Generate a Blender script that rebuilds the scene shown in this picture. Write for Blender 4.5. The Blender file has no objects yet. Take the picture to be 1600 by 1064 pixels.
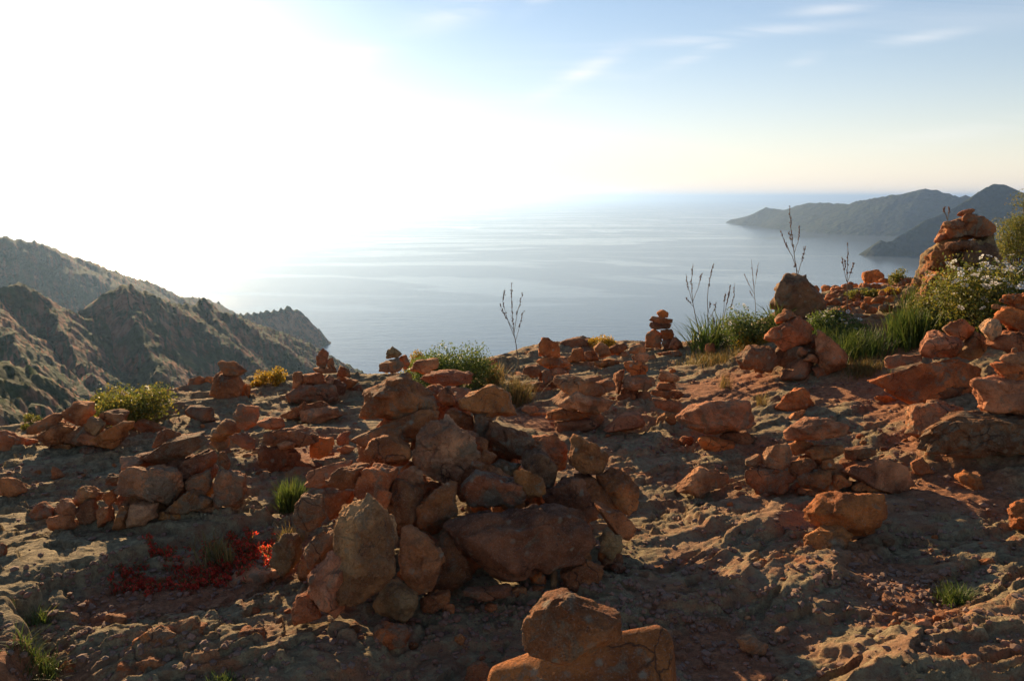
import bpy, math, random
import numpy as np
from mathutils import Vector, noise as mnoise

# ------------------------------------------------------------------ camera, world, sun, exposure
scene = bpy.context.scene
COL = scene.collection
R = math.radians
PITCH = R(10.2)
F_PX = 28.0 * 1600 / 36.0
SEA_Z = -250.0
SUN_AZ, SUN_EL = R(-26.0), R(15.5)

cam_data = bpy.data.cameras.new('camera')
cam = bpy.data.objects.new('camera', cam_data)
COL.objects.link(cam)
cam_data.lens = 28.0
cam_data.sensor_width = 36.0
cam_data.clip_start = 0.05
cam_data.clip_end = 200000
cam.location = (0, 0, 0)
cam.rotation_euler = (math.pi / 2 - PITCH, 0, 0)
scene.camera = cam

SUN_DIR = Vector((math.sin(SUN_AZ) * math.cos(SUN_EL), math.cos(SUN_AZ) * math.cos(SUN_EL), math.sin(SUN_EL)))

world = bpy.data.worlds.new('World')
scene.world = world
world.use_nodes = True
wt = world.node_tree
wt.nodes.clear()
def wn(t, **kw):
    n = wt.nodes.new(t)
    for k, v in kw.items():
        setattr(n, k, v)
    return n
def wl(a, b):
    wt.links.new(a, b)
w_out = wn('ShaderNodeOutputWorld')
w_bg = wn('ShaderNodeBackground')
w_bg.inputs['Strength'].default_value = 0.068
w_sky = wn('ShaderNodeTexSky', sky_type='NISHITA', sun_disc=False, sun_elevation=SUN_EL, sun_rotation=SUN_AZ,
           altitude=250, air_density=1.0, dust_density=0.05, ozone_density=1.5)
w_tc = wn('ShaderNodeTexCoord')
def wmath(op, a, b=None, clamp=False):
    n = wn('ShaderNodeMath', operation=op, use_clamp=clamp)
    for i, v in enumerate((a, b)):
        if v is None: continue
        if isinstance(v, (int, float)): n.inputs[i].default_value = v
        else: wl(v, n.inputs[i])
    return n.outputs[0]
def wdot(vec):
    n = wn('ShaderNodeVectorMath', operation='DOT_PRODUCT')
    wl(w_tc.outputs['Generated'], n.inputs[0])
    n.inputs[1].default_value = vec
    return n.outputs['Value']
# bright aureole around the sun (hazy evening air)
dots = wmath('MAXIMUM', wdot(SUN_DIR), 0.0)
halo = wmath('ADD', wmath('MULTIPLY', wmath('POWER', dots, 45.0), 13.0),
             wmath('ADD', wmath('MULTIPLY', wmath('POWER', dots, 16.0), 1.2), wmath('MULTIPLY', wmath('POWER', dots, 4.0), 0.3)))
halo_c = wn('ShaderNodeMix', data_type='RGBA', blend_type='MULTIPLY')
halo_c.inputs[0].default_value = 1.0
halo_c.inputs[6].default_value = (1.0, 0.91, 0.72, 1)
# thin cirrus, streaks on a plane far overhead
sep = wn('ShaderNodeSeparateXYZ'); wl(w_tc.outputs['Generated'], sep.inputs[0])
# the haze lies low, so the glow thins with height
wl(wmath('MULTIPLY', halo, wmath('EXPONENT', wmath('MULTIPLY', wmath('MAXIMUM', sep.outputs['Z'], 0.0), -6.0))), halo_c.inputs[7])
zz = wmath('ADD', wmath('MAXIMUM', sep.outputs['Z'], 0.0), 0.10)
cu = wmath('DIVIDE', sep.outputs['X'], zz); cv = wmath('DIVIDE', sep.outputs['Y'], zz)
comb = wn('ShaderNodeCombineXYZ'); wl(cu, comb.inputs[0]); wl(cv, comb.inputs[1])
wmap = wn('ShaderNodeMapping'); wl(comb.outputs[0], wmap.inputs[0])
wmap.inputs['Rotation'].default_value = (0, 0, R(-52))
wmap.inputs['Scale'].default_value = (0.45, 2.1, 1)
wnz = wn('ShaderNodeTexNoise'); wnz.inputs['Scale'].default_value = 1.1; wnz.inputs['Detail'].default_value = 8
wnz.inputs['Roughness'].default_value = 0.62; wnz.inputs['Distortion'].default_value = 0.9
wl(wmap.outputs[0], wnz.inputs['Vector'])
wnz2 = wn('ShaderNodeTexNoise'); wnz2.inputs['Scale'].default_value = 0.38; wnz2.inputs['Detail'].default_value = 2
wl(comb.outputs[0], wnz2.inputs['Vector'])
def ramp01(nt, x, lo, hi):
    n = nt.nodes.new('ShaderNodeMapRange'); n.interpolation_type = 'SMOOTHSTEP'
    n.inputs[1].default_value = lo; n.inputs[2].default_value = hi
    nt.links.new(x, n.inputs[0])
    return n.outputs[0]
az_o = wmath('ARCTAN2', sep.outputs['X'], sep.outputs['Y'])
el_o = wmath('ARCSINE', sep.outputs['Z'])
cirrus = None
# azimuth, elevation, tilt, half length, half width (degrees), strength
for (ca_, ce_, ti_, ls_, ss_, am_) in ((-3.8, 12.2, 15, 3.0, 0.8, 1.3), (4.8, 8.5, 27, 3.1, 0.55, 0.9), (14.6, 10.4, 2, 5.6, 0.35, 0.75), (12.7, 9.4, 18, 2.4, 0.4, 0.6), (-11.3, 9.2, 8, 2.5, 0.7, 0.9), (20.5, 11.6, 1, 2.2, 0.3, 0.6), (25.7, 9.5, 5, 2.9, 0.35, 0.5), (19.4, 8.7, 11, 1.0, 0.35, 0.4), (27.0, 3.6, 6, 4.8, 0.5, 0.45), (1.5, 12.8, 24, 1.4, 0.5, 0.7), (50, 14, 10, 14, 1.6, 0.7), (-60, 18, -8, 16, 2.0, 0.7)):
    da = wmath('SUBTRACT', az_o, R(ca_)); de = wmath('SUBTRACT', el_o, R(ce_))
    c_, s_ = math.cos(R(ti_)), math.sin(R(ti_))
    u_ = wmath('DIVIDE', wmath('ADD', wmath('MULTIPLY', da, c_), wmath('MULTIPLY', de, s_)), R(ls_))
    v_ = wmath('DIVIDE', wmath('SUBTRACT', wmath('MULTIPLY', de, c_), wmath('MULTIPLY', da, s_)), R(ss_))
    v_ = wmath('ADD', v_, wmath('MULTIPLY', wmath('SUBTRACT', wnz2.outputs[0], 0.5), 2.5))
    g_ = wmath('EXPONENT', wmath('MULTIPLY', wmath('ADD', wmath('MULTIPLY', u_, u_), wmath('MULTIPLY', v_, v_)), -1.0))
    g_ = wmath('MULTIPLY', g_, am_ * 0.62)
    cirrus = g_ if cirrus is None else wmath('MAXIMUM', cirrus, g_)
wmap.inputs['Rotation'].default_value = (0, 0, R(-62))
cl = wmath('MULTIPLY', cirrus, ramp01(wt, wnz.outputs[0], 0.28, 0.62))
cl = wmath('ADD', cl, wmath('MULTIPLY', wmath('MULTIPLY', ramp01(wt, wnz.outputs[0], 0.45, 0.8), ramp01(wt, wnz2.outputs[0], 0.45, 0.7)), 0.3))
cl = wmath('MINIMUM', wmath('MULTIPLY', cl, ramp01(wt, sep.outputs['Z'], 0.02, 0.1)), 0.9)
cloud_mix = wn('ShaderNodeMix', data_type='RGBA')
wl(cl, cloud_mix.inputs[0])
# haze along the horizon lifts the sky to a pale cream
hz = wmath('POWER', wmath('SUBTRACT', 1.0, wmath('MINIMUM', wmath('MAXIMUM', sep.outputs['Z'], 0.0), 1.0)), 11.0)
hz_mix = wn('ShaderNodeMix', data_type='RGBA')
side = wmath('POWER', wmath('MULTIPLY', wmath('ADD', wdot(SUN_DIR), 1.0), 0.5), 1.5)
wl(wmath('MULTIPLY', hz, wmath('ADD', 0.12, wmath('MULTIPLY', side, 0.85))), hz_mix.inputs[0])
sky_gain = wn('ShaderNodeMix', data_type='RGBA', blend_type='MULTIPLY'); sky_gain.inputs[0].default_value = 1.0
sky_gain.inputs[7].default_value = (0.99, 0.95, 0.98, 1)
wl(w_sky.outputs[0], sky_gain.inputs[6])
wl(sky_gain.outputs[2], hz_mix.inputs[6])
hz_mix.inputs[7].default_value = (8.3, 7.1, 6.4, 1)
wl(hz_mix.outputs[2], cloud_mix.inputs[6])
cloud_mix.inputs[7].default_value = (8.5, 8.2, 8.0, 1)
w_add = wn('ShaderNodeMix', data_type='RGBA', blend_type='ADD'); w_add.inputs[0].default_value = 1.0
wl(cloud_mix.outputs[2], w_add.inputs[6]); wl(halo_c.outputs[2], w_add.inputs[7])
wl(w_add.outputs[2], w_bg.inputs['Color'])
wl(w_bg.outputs[0], w_out.inputs['Surface'])

sun_data = bpy.data.lights.new('sun', 'SUN')
sun_data.energy = 5.0
sun_data.angle = R(0.5)
sun_data.color = (1.0, 0.71, 0.40)
sun = bpy.data.objects.new('sun', sun_data)
sun.rotation_euler = (-SUN_DIR).to_track_quat('-Z', 'Y').to_euler()
COL.objects.link(sun)

vs = scene.view_settings
vs.view_transform = 'Standard'
try: vs.look = 'None'
except Exception: pass
vs.exposure = 1.0
vs.gamma = 1.0
vs.use_curve_mapping = False
scene.cycles.max_bounces = 6
scene.cycles.diffuse_bounces = 3
scene.cycles.volume_bounces = 0
scene.cycles.transparent_max_bounces = 8

# ------------------------------------------------------------------ helpers
FWD = np.array([0, math.cos(PITCH), -math.sin(PITCH)])
UP = np.array([0, math.sin(PITCH), math.cos(PITCH)])
RT = np.array([1.0, 0, 0])
def ray(px, py):
    return FWD + RT * ((px - 800) / F_PX) + UP * ((532 - py) / F_PX)
def at_y(px, py, Y):
    d = ray(px, py); return d * (Y / d[1])
def at_z(px, py, z):
    d = ray(px, py); return d * (z / d[2])
def at_r(px, py, r):
    d = ray(px, py); return d * (r / math.hypot(d[0], d[1]))

_rs = np.random.RandomState(7)
_perm = _rs.permutation(256).astype(np.int32)
_perm = np.concatenate([_perm, _perm, _perm])
_g = _rs.normal(size=(256, 3)).astype(np.float32); _g /= np.linalg.norm(_g, axis=1)[:, None]
def perlin(p, seed=0):
    p = np.asarray(p, dtype=np.float32) + np.float32(seed * 17.37)
    i = np.floor(p).astype(np.int32); f = p - i
    i &= 255
    u = f * f * f * (f * (f * 6 - 15) + 10)
    out = 0
    for dx in (0, 1):
        wx = u[:, 0] if dx else 1 - u[:, 0]
        hx = _perm[(i[:, 0] + dx) & 255]
        for dy in (0, 1):
            wy = u[:, 1] if dy else 1 - u[:, 1]
            hy = _perm[hx + ((i[:, 1] + dy) & 255)]
            for dz in (0, 1):
                wz = u[:, 2] if dz else 1 - u[:, 2]
                g = _g[_perm[hy + ((i[:, 2] + dz) & 255)]]
                d = g[:, 0] * (f[:, 0] - dx) + g[:, 1] * (f[:, 1] - dy) + g[:, 2] * (f[:, 2] - dz)
                out = out + wx * wy * wz * d
    return out * 1.5
def fbm(p, octv=4, seed=0, rough=0.5, mode=0):
    s = 0; a = 1.0; t = 0.0; q = np.array(p, dtype=np.float32)
    for k in range(octv):
        n = perlin(q, seed + k * 3)
        if mode == 1: n = 1 - 2 * np.abs(n)
        elif mode == 2: n = 2 * np.abs(n) - 0.6
        s = s + a * n; t += a; a *= rough; q = q * 2.03
    return s / t
def sstep(x, a, b):
    t = np.clip((x - a) / (b - a), 0, 1); return t * t * (3 - 2 * t)

def np_mesh(name, V, Fq, smooth=True):
    me = bpy.data.meshes.new(name)
    V = np.ascontiguousarray(V, dtype=np.float32); Fq = np.ascontiguousarray(Fq, dtype=np.int32)
    k = Fq.shape[1]
    me.vertices.add(len(V)); me.vertices.foreach_set('co', V.ravel())
    me.loops.add(Fq.size); me.loops.foreach_set('vertex_index', Fq.ravel())
    me.polygons.add(len(Fq))
    me.polygons.foreach_set('loop_start', np.arange(0, Fq.size, k, dtype=np.int32))
    try: me.polygons.foreach_set('loop_total', np.full(len(Fq), k, dtype=np.int32))
    except Exception: pass
    me.polygons.foreach_set('use_smooth', np.full(len(Fq), smooth))
    me.update(calc_edges=True)
    return me
def link(name, me, mat=None, parent=None, loc=(0, 0, 0), kind=None):
    o = bpy.data.objects.new(name, me); COL.objects.link(o)
    o.location = loc
    if mat is not None and me is not None: me.materials.append(mat)
    if parent is not None: o.parent = parent
    if kind: o['kind'] = kind
    return o
def tag(o, label, cat, group=None):
    o['label'] = label; o['category'] = cat
    if group: o['group'] = group
    return o

# ------------------------------------------------------------------ materials
def mat_new(name):
    m = bpy.data.materials.new(name); m.use_nodes = True
    nt = m.node_tree; nt.nodes.clear()
    out = nt.nodes.new('ShaderNodeOutputMaterial')
    bs = nt.nodes.new('ShaderNodeBsdfPrincipled')
    nt.links.new(bs.outputs[0], out.inputs['Surface'])
    return m, nt, bs, out
def N(nt, t, **kw):
    n = nt.nodes.new(t)
    for k, v in kw.items(): setattr(n, k, v)
    return n
def nnoise(nt, vec, scale, detail=4, rough=0.5, dist=0.0):
    n = N(nt, 'ShaderNodeTexNoise')
    n.inputs['Scale'].default_value = scale; n.inputs['Detail'].default_value = detail
    n.inputs['Roughness'].default_value = rough; n.inputs['Distortion'].default_value = dist
    if vec is not None: nt.links.new(vec, n.inputs['Vector'])
    return n.outputs[0]
def nmix(nt, fac, a, b, blend='MIX'):
    n = N(nt, 'ShaderNodeMix', data_type='RGBA', blend_type=blend)
    for s, v in ((n.inputs[0], fac), (n.inputs[6], a), (n.inputs[7], b)):
        if isinstance(v, (int, float)): s.default_value = v
        elif isinstance(v, (tuple, list)): s.default_value = (*v, 1) if len(v) == 3 else v
        else: nt.links.new(v, s)
    return n.outputs[2]
def nmath(nt, op, a, b=None, clamp=False):
    n = N(nt, 'ShaderNodeMath', operation=op, use_clamp=clamp)
    for i, v in enumerate((a, b)):
        if v is None: continue
        if isinstance(v, (int, float)): n.inputs[i].default_value = v
        else: nt.links.new(v, n.inputs[i])
    return n.outputs[0]
def nbump(nt, h, strength, dist, normal=None):
    n = N(nt, 'ShaderNodeBump'); n.inputs['Strength'].default_value = strength; n.inputs['Distance'].default_value = dist
    nt.links.new(h, n.inputs['Height'])
    if normal is not None: nt.links.new(normal, n.inputs['Normal'])
    return n.outputs[0]

def make_stone_mat():
    m, nt, bs, out = mat_new('granite_stone')
    tc = N(nt, 'ShaderNodeTexCoord').outputs['Object']
    oi = N(nt, 'ShaderNodeObjectInfo')
    off = N(nt, 'ShaderNodeVectorMath', operation='SCALE'); off.inputs[0].default_value = (13, 7, 29)
    nt.links.new(oi.outputs['Random'], off.inputs['Scale'])
    add = N(nt, 'ShaderNodeVectorMath', operation='ADD'); nt.links.new(tc, add.inputs[0]); nt.links.new(off.outputs[0], add.inputs[1])
    v = add.outputs[0]
    col = oi.outputs['Color']
    big = nnoise(nt, v, 5.0, 5, 0.6, 0.4)
    mid = nnoise(nt, v, 19.0, 6, 0.65, 0.3)
    fine = nnoise(nt, v, 170.0, 3, 0.7)
    c = nmix(nt, ramp01(nt, big, 0.35, 0.68), nmix(nt, 1.0, col, (0.50, 0.42, 0.40), 'MULTIPLY'), nmix(nt, 1.0, col, (1.35, 1.25, 1.18), 'MULTIPLY'))
    # raw orange iron stain
    c = nmix(nt, nmath(nt, 'MULTIPLY', ramp01(nt, mid, 0.54, 0.70), 0.5), c, (0.40, 0.15, 0.062))
    # grey-green lichen, some stones more than others
    lich = nmath(nt, 'ADD', nnoise(nt, v, 9.0, 7, 0.7, 0.8), nmath(nt, 'MULTIPLY', nmath(nt, 'SUBTRACT', oi.outputs['Random'], 0.5), 0.16))
    c = nmix(nt, nmath(nt, 'MULTIPLY', ramp01(nt, lich, 0.53, 0.66), 0.75), c, (0.25, 0.20, 0.125))
    blk = nnoise(nt, v, 14.0, 8, 0.75, 1.2)
    c = nmix(nt, nmath(nt, 'MULTIPLY', ramp01(nt, blk, 0.60, 0.68), 0.7), c, (0.055, 0.045, 0.040))
    # mineral speckle
    c = nmix(nt, nmath(nt, 'MULTIPLY', ramp01(nt, fine, 0.56, 0.66), 0.45), c, (0.48, 0.34, 0.26))
    c = nmix(nt, nmath(nt, 'MULTIPLY', ramp01(nt, fine, 0.44, 0.34), 0.45), c, (0.08, 0.05, 0.04))
    # pale and rusty lichen spots, hairline cracks
    lv = N(nt, 'ShaderNodeTexVoronoi'); lv.inputs['Scale'].default_value = 16; nt.links.new(v, lv.inputs['Vector'])
    spot = nmath(nt, 'MULTIPLY', ramp01(nt, nmath(nt, 'ADD', lv.outputs['Distance'], nmath(nt, 'MULTIPLY', fine, 0.35)), 0.42, 0.30), ramp01(nt, nnoise(nt, v, 4.0, 2), 0.50, 0.62))
    c = nmix(nt, nmath(nt, 'MULTIPLY', spot, 0.75), c, (0.40, 0.34, 0.23))
    wv = N(nt, 'ShaderNodeVectorMath', operation='ADD'); nt.links.new(v, wv.inputs[0])
    wn_ = N(nt, 'ShaderNodeTexNoise'); wn_.inputs['Scale'].default_value = 9; wn_.inputs['Detail'].default_value = 4; nt.links.new(v, wn_.inputs['Vector'])
    ws = N(nt, 'ShaderNodeVectorMath', operation='SCALE'); ws.inputs['Scale'].default_value = 0.14; nt.links.new(wn_.outputs['Color'], ws.inputs[0]); nt.links.new(ws.outputs[0], wv.inputs[1])
    cr = N(nt, 'ShaderNodeTexVoronoi', feature='DISTANCE_TO_EDGE'); cr.inputs['Scale'].default_value = 6.5; nt.links.new(wv.outputs[0], cr.inputs['Vector'])
    crack = nmath(nt, 'MULTIPLY', ramp01(nt, cr.outputs['Distance'], 0.030, 0.0), ramp01(nt, nnoise(nt, v, 3.0, 3), 0.52, 0.62))
    c = nmix(nt, nmath(nt, 'MULTIPLY', crack, 0.7), c, (0.05, 0.03, 0.022))
    nt.links.new(c, bs.inputs['Base Color'])
    bs.inputs['Roughness'].default_value = 0.88
    bs.inputs['Specular IOR Level'].default_value = 0.25
    vor = N(nt, 'ShaderNodeTexVoronoi'); vor.inputs['Scale'].default_value = 42; nt.links.new(v, vor.inputs['Vector'])
    b1 = nbump(nt, nnoise(nt, v, 26.0, 8, 0.68, 0.5), 1.0, 0.045)
    b2 = nbump(nt, vor.outputs['Distance'], 0.6, 0.010, b1)
    b2 = nbump(nt, nmath(nt, 'SUBTRACT', 1.0, crack), 0.8, 0.012, b2)
    b3 = nbump(nt, fine, 0.9, 0.006, b2)
    nt.links.new(b3, bs.inputs['Normal'])
    return m
STONE = make_stone_mat()
TINT = {'r': (0.47, 0.203, 0.088), 'o': (0.56, 0.210, 0.066), 'p': (0.53, 0.270, 0.145), 'g': (0.35, 0.245, 0.135),
        'l': (0.60, 0.37, 0.21), 'k': (0.31, 0.160, 0.086), 'b': (0.43, 0.200, 0.082)}

TINT = {k_: (v_[0] * 1.14, v_[1] * 1.02, v_[2] * 0.84) for k_, v_ in TINT.items()}

def make_ground_mat():
    m, nt, bs, out = mat_new('weathered_rock_ground')
    v = N(nt, 'ShaderNodeTexCoord').outputs['Object']
    at = N(nt, 'ShaderNodeAttribute', attribute_name='soil').outputs['Fac']
    rl = N(nt, 'ShaderNodeAttribute', attribute_name='relief').outputs['Fac']
    big = nnoise(nt, v, 1.1, 5, 0.6, 0.6)
    mid = nnoise(nt, v, 6.0, 8, 0.72, 0.5)
    sm = nnoise(nt, v, 30.0, 6, 0.7, 0.3)
    fine = nnoise(nt, v, 150.0, 3, 0.7)
    raw = nmix(nt, ramp01(nt, mid, 0.36, 0.66), (0.31, 0.165, 0.088), (0.47, 0.28, 0.15))
    raw = nmix(nt, ramp01(nt, nnoise(nt, v, 3.1, 4, 0.6, 0.8), 0.52, 0.66), raw, (0.48, 0.19, 0.08))
    lich = nmix(nt, ramp01(nt, sm, 0.38, 0.62), (0.18, 0.145, 0.080), (0.38, 0.305, 0.165))
    lm = ramp01(nt, nmath(nt, 'ADD', nmath(nt, 'ADD', nmath(nt, 'MULTIPLY', big, 0.7), nmath(nt, 'MULTIPLY', mid, 0.6)), nmath(nt, 'MULTIPLY', sm, 0.3)), 0.69, 0.83)
    c = nmix(nt, nmath(nt, 'MULTIPLY', lm, 0.88), raw, lich)
    c = nmix(nt, nmath(nt, 'MULTIPLY', ramp01(nt, nnoise(nt, v, 11.0, 8, 0.78, 1.0), 0.58, 0.67), 0.6), c, (0.06, 0.055, 0.05))
    soil = nmix(nt, ramp01(nt, sm, 0.35, 0.65), (0.24, 0.105, 0.050), (0.46, 0.20, 0.095))
    c = nmix(nt, ramp01(nt, nmath(nt, 'ADD', at, nmath(nt, 'MULTIPLY', nmath(nt, 'SUBTRACT', mid, 0.5), 0.9)), 0.35, 0.7), c, soil)
    c = nmix(nt, nmath(nt, 'MULTIPLY', ramp01(nt, fine, 0.57, 0.68), 0.35), c, (0.48, 0.33, 0.24))
    c = nmix(nt, nmath(nt, 'MULTIPLY', ramp01(nt, fine, 0.43, 0.33), 0.5), c, (0.06, 0.045, 0.035))
    nt.links.new(c, bs.inputs['Base Color'])
    bs.inputs['Roughness'].default_value = 0.92
    bs.inputs['Specular IOR Level'].default_value = 0.2
    mp = N(nt, 'ShaderNodeMapping'); nt.links.new(v, mp.inputs[0]); mp.inputs['Rotation'].default_value = (0, 0, R(-18)); mp.inputs['Scale'].default_value = (0.55, 1.2, 1)
    b1 = nbump(nt, nnoise(nt, mp.outputs[0], 22.0, 8, 0.7, 0.6), 1.0, 0.028)
    b2 = nbump(nt, nnoise(nt, v, 70.0, 6, 0.75, 0.2), 0.9, 0.009, b1)
    nt.links.new(b2, bs.inputs['Normal'])
    return m
GROUND = make_ground_mat()

def make_leaf_mat(name, cols, trans=0.45):
    m, nt, bs, out = mat_new(name)
    g = N(nt, 'ShaderNodeNewGeometry')
    rnd = g.outputs['Random Per Island']
    rp = N(nt, 'ShaderNodeValToRGB'); nt.links.new(rnd, rp.inputs[0])
    el = rp.color_ramp.elements
    el[0].position = 0; el[0].color = (*cols[0], 1); el[1].position = 1; el[1].color = (*cols[-1], 1)
    for i, c in enumerate(cols[1:-1]):
        e = el.new((i + 1) / (len(cols) - 1)); e.color = (*c, 1)
    nt.links.new(rp.outputs[0], bs.inputs['Base Color'])
    bs.inputs['Roughness'].default_value = 0.55
    tr = N(nt, 'ShaderNodeBsdfTranslucent'); nt.links.new(rp.outputs[0], tr.inputs[0])
    mx = N(nt, 'ShaderNodeMixShader'); mx.inputs[0].default_value = trans
    nt.links.new(bs.outputs[0], mx.inputs[1]); nt.links.new(tr.outputs[0], mx.inputs[2])
    nt.links.new(mx.outputs[0], out.inputs['Surface'])
    return m
LEAF_GREEN = make_leaf_mat('leaf_green', [(0.06, 0.10, 0.022), (0.11, 0.16, 0.03), (0.17, 0.18, 0.035)], 0.5)
LEAF_OLIVE = make_leaf_mat('leaf_olive', [(0.08, 0.11, 0.022), (0.17, 0.18, 0.03), (0.27, 0.20, 0.03)], 0.5)
LEAF_YELLOW = make_leaf_mat('leaf_yellow', [(0.28, 0.20, 0.02), (0.48, 0.31, 0.02), (0.55, 0.30, 0.03), (0.20, 0.18, 0.03)], 0.5)
LEAF_RED = make_leaf_mat('leaf_red', [(0.50, 0.035, 0.02), (0.72, 0.08, 0.04), (0.55, 0.05, 0.03), (0.22, 0.13, 0.04), (0.14, 0.12, 0.04)], 0.6)
GRASS = make_leaf_mat('grass_green', [(0.05, 0.085, 0.016), (0.09, 0.14, 0.025), (0.16, 0.17, 0.035)])
GRASS_DRY = make_leaf_mat('grass_dry', [(0.16, 0.12, 0.04), (0.28, 0.17, 0.05), (0.10, 0.12, 0.03), (0.34, 0.20, 0.07)])
def plain(name, c, rough=0.8):
    m, nt, bs, out = mat_new(name)
    v = N(nt, 'ShaderNodeTexCoord').outputs['Object']
    nt.links.new(nmix(nt, nnoise(nt, v, 40.0, 4, 0.6), tuple(x * 0.7 for x in c), tuple(min(1, x * 1.25) for x in c)), bs.inputs['Base Color'])
    bs.inputs['Roughness'].default_value = rough
    return m
STALK = plain('dry_stalk', (0.10, 0.075, 0.055))
BUD = plain('dry_bud', (0.17, 0.10, 0.075))
STEM = plain('shrub_stem', (0.09, 0.06, 0.045))
PETAL = make_leaf_mat('white_petal', [(0.75, 0.74, 0.70), (0.82, 0.80, 0.76)], 0.35)
PISTIL = plain('yellow_flower_centre', (0.6, 0.38, 0.04))
# ------------------------------------------------------------------ near ground shape
CTRL = [  # photo x, photo y, height relative to the eye
 (-150,1064,-1.62),(200,1064,-1.62),(500,1064,-1.61),(800,1064,-1.60),(1100,1064,-1.59),(1400,1064,-1.55),(1750,1064,-1.50),
 (-150,900,-1.62),(200,900,-1.60),(500,930,-1.60),(800,920,-1.60),(1100,900,-1.58),(1400,880,-1.52),(1750,880,-1.44),
 (-150,790,-1.66),(100,790,-1.63),(350,790,-1.60),(600,790,-1.60),(850,780,-1.59),(1050,760,-1.56),(1300,770,-1.50),(1500,745,-1.42),(1750,750,-1.34),
 (-150,700,-1.72),(100,705,-1.66),(300,690,-1.62),(500,690,-1.60),(700,690,-1.60),(950,680,-1.56),(1150,680,-1.50),(1400,680,-1.38),(1700,690,-1.24),
 (250,640,-1.64),(420,620,-1.62),(560,625,-1.61),(850,625,-1.57),(1000,620,-1.52),(1170,600,-1.43),(1330,590,-1.32),(1500,590,-1.20),(1700,600,-1.10),
 (1100,560,-1.46),(1350,545,-1.20),(1500,520,-1.05),(1350,490,-1.04),(1650,500,-0.92),(1500,470,-0.90)]
EDGE = [(-500,720,-1.9),(-100,690,-1.76),(60,668,-1.70),(200,640,-1.67),(310,608,-1.63),(440,597,-1.62),(560,598,-1.61),(700,590,-1.60),(790,566,-1.57),(850,548,-1.54),(910,536,-1.51),
        (1060,546,-1.47),(1150,530,-1.33),(1230,496,-1.12),(1300,462,-0.96),(1400,438,-0.86),(1480,452,-0.85),(1600,425,-0.70),(1800,400,-0.55),(2300,400,-0.5)]
P = [at_z(*c) for c in CTRL]
EP = [at_z(*c) for c in EDGE]
pts = [(p[0], p[1], p[2]) for p in P + EP]
pts += [(0,-7,-1.5),(6,-5,-1.2),(-6,-5,-1.6),(9,1,-0.9),(-9,1,-2.2),(-6,3.2,-1.8),(7,3,-1.05)]
pts = np.array(pts)
def tps_k(r2): return 0.5 * r2 * np.log(r2 + 1e-9)
_n = len(pts)
_K = tps_k(((pts[:, None, :2] - pts[None, :, :2]) ** 2).sum(-1)) + np.eye(_n) * 0.02
_Pm = np.hstack([np.ones((_n, 1)), pts[:, :2]])
_A = np.block([[_K, _Pm], [_Pm.T, np.zeros((3, 3))]])
_W = np.linalg.solve(_A, np.concatenate([pts[:, 2], np.zeros(3)]))
def tps(x, y):
    out = _W[_n] + _W[_n + 1] * x + _W[_n + 2] * y
    for i in range(_n):
        out = out + _W[i] * tps_k((x - pts[i, 0]) ** 2 + (y - pts[i, 1]) ** 2)
    return out
E_AZ = np.array([math.atan2(p[0], p[1]) for p in EP]); E_R = np.array([math.hypot(p[0], p[1]) for p in EP])
_o = np.argsort(E_AZ); E_AZ = E_AZ[_o]; E_R = E_R[_o]
def edge_r(az): return np.interp(az, E_AZ, E_R)

# ledges: outline in the photo, height, softness
LEDGE = [
 ([-60,822, 60,815, 180,812, 300,795, 415,800, 428,822, 330,838, 262,856, 205,890, 150,903, 100,925, 40,965, -60,990], 0.06, 0.03),
 ([640,1010, 560,1064, 430,1100, 120,1100, 230,1015, 330,965, 420,925, 520,930, 600,980], 0.05, 0.09),
 ([-60,975, 30,970, 50,1010, 45,1100, -60,1100], 0.14, 0.05),
 ([1190,880, 1290,865, 1410,868, 1440,872, 1330,900, 1290,945, 1200,960, 1110,930], 0.045, 0.05),
 ([1300,1080, 1400,1010, 1600,945, 1750,930, 1750,1100, 1300,1120], 0.07, 0.12),
 ([900,690, 1040,680, 1060,700, 1010,720, 900,715], 0.04, 0.04),
 ([1080,790,1190,795,1260,830,1180,850,1100,842,1060,815], 0.035, 0.05),
 ([1430,760,1600,765,1700,800,1600,835,1500,840,1400,800], 0.03, 0.08),
]
LEDGE_W = []
for poly, h, s in LEDGE:
    a = np.array(poly, float).reshape(-1, 2)
    LEDGE_W.append((np.array([at_z(px, py, -1.58)[:2] for px, py in a]), h, s))
def poly_sd(x, y, poly):
    d = np.full(x.shape, 1e9); ins = np.zeros(x.shape, bool); n = len(poly)
    for i in range(n):
        ax, ay = poly[i]; bx, by = poly[(i + 1) % n]
        ex, ey = bx - ax, by - ay
        t = np.clip(((x - ax) * ex + (y - ay) * ey) / (ex * ex + ey * ey + 1e-12), 0, 1)
        d = np.minimum(d, (x - ax - t * ex) ** 2 + (y - ay - t * ey) ** 2)
        c = ((ay > y) != (by > y)) & (x < (bx - ax) * (y - ay) / (by - ay + 1e-12) + ax)
        ins ^= c
    d = np.sqrt(d)
    return np.where(ins, d, -d)
SOIL = [(1500,800,0.30),(1420,940,0.26),(1380,900,0.2),(1400,690,0.3),(1460,735,0.35),(300,905,0.30),(180,925,0.2),(1140,575,0.5),(60,1050,0.2),
        (470,850,0.25),(860,650,0.4),(1340,600,0.45),(480,700,0.25),(1200,720,0.2),(1370,560,0.6),(1500,500,1.0),(1400,500,0.9),(1120,1000,0.25)]
SOIL_W = [(at_z(px, py, -1.55 if py > 640 else -1.3)[:2], r) for px, py, r in SOIL]

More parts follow.
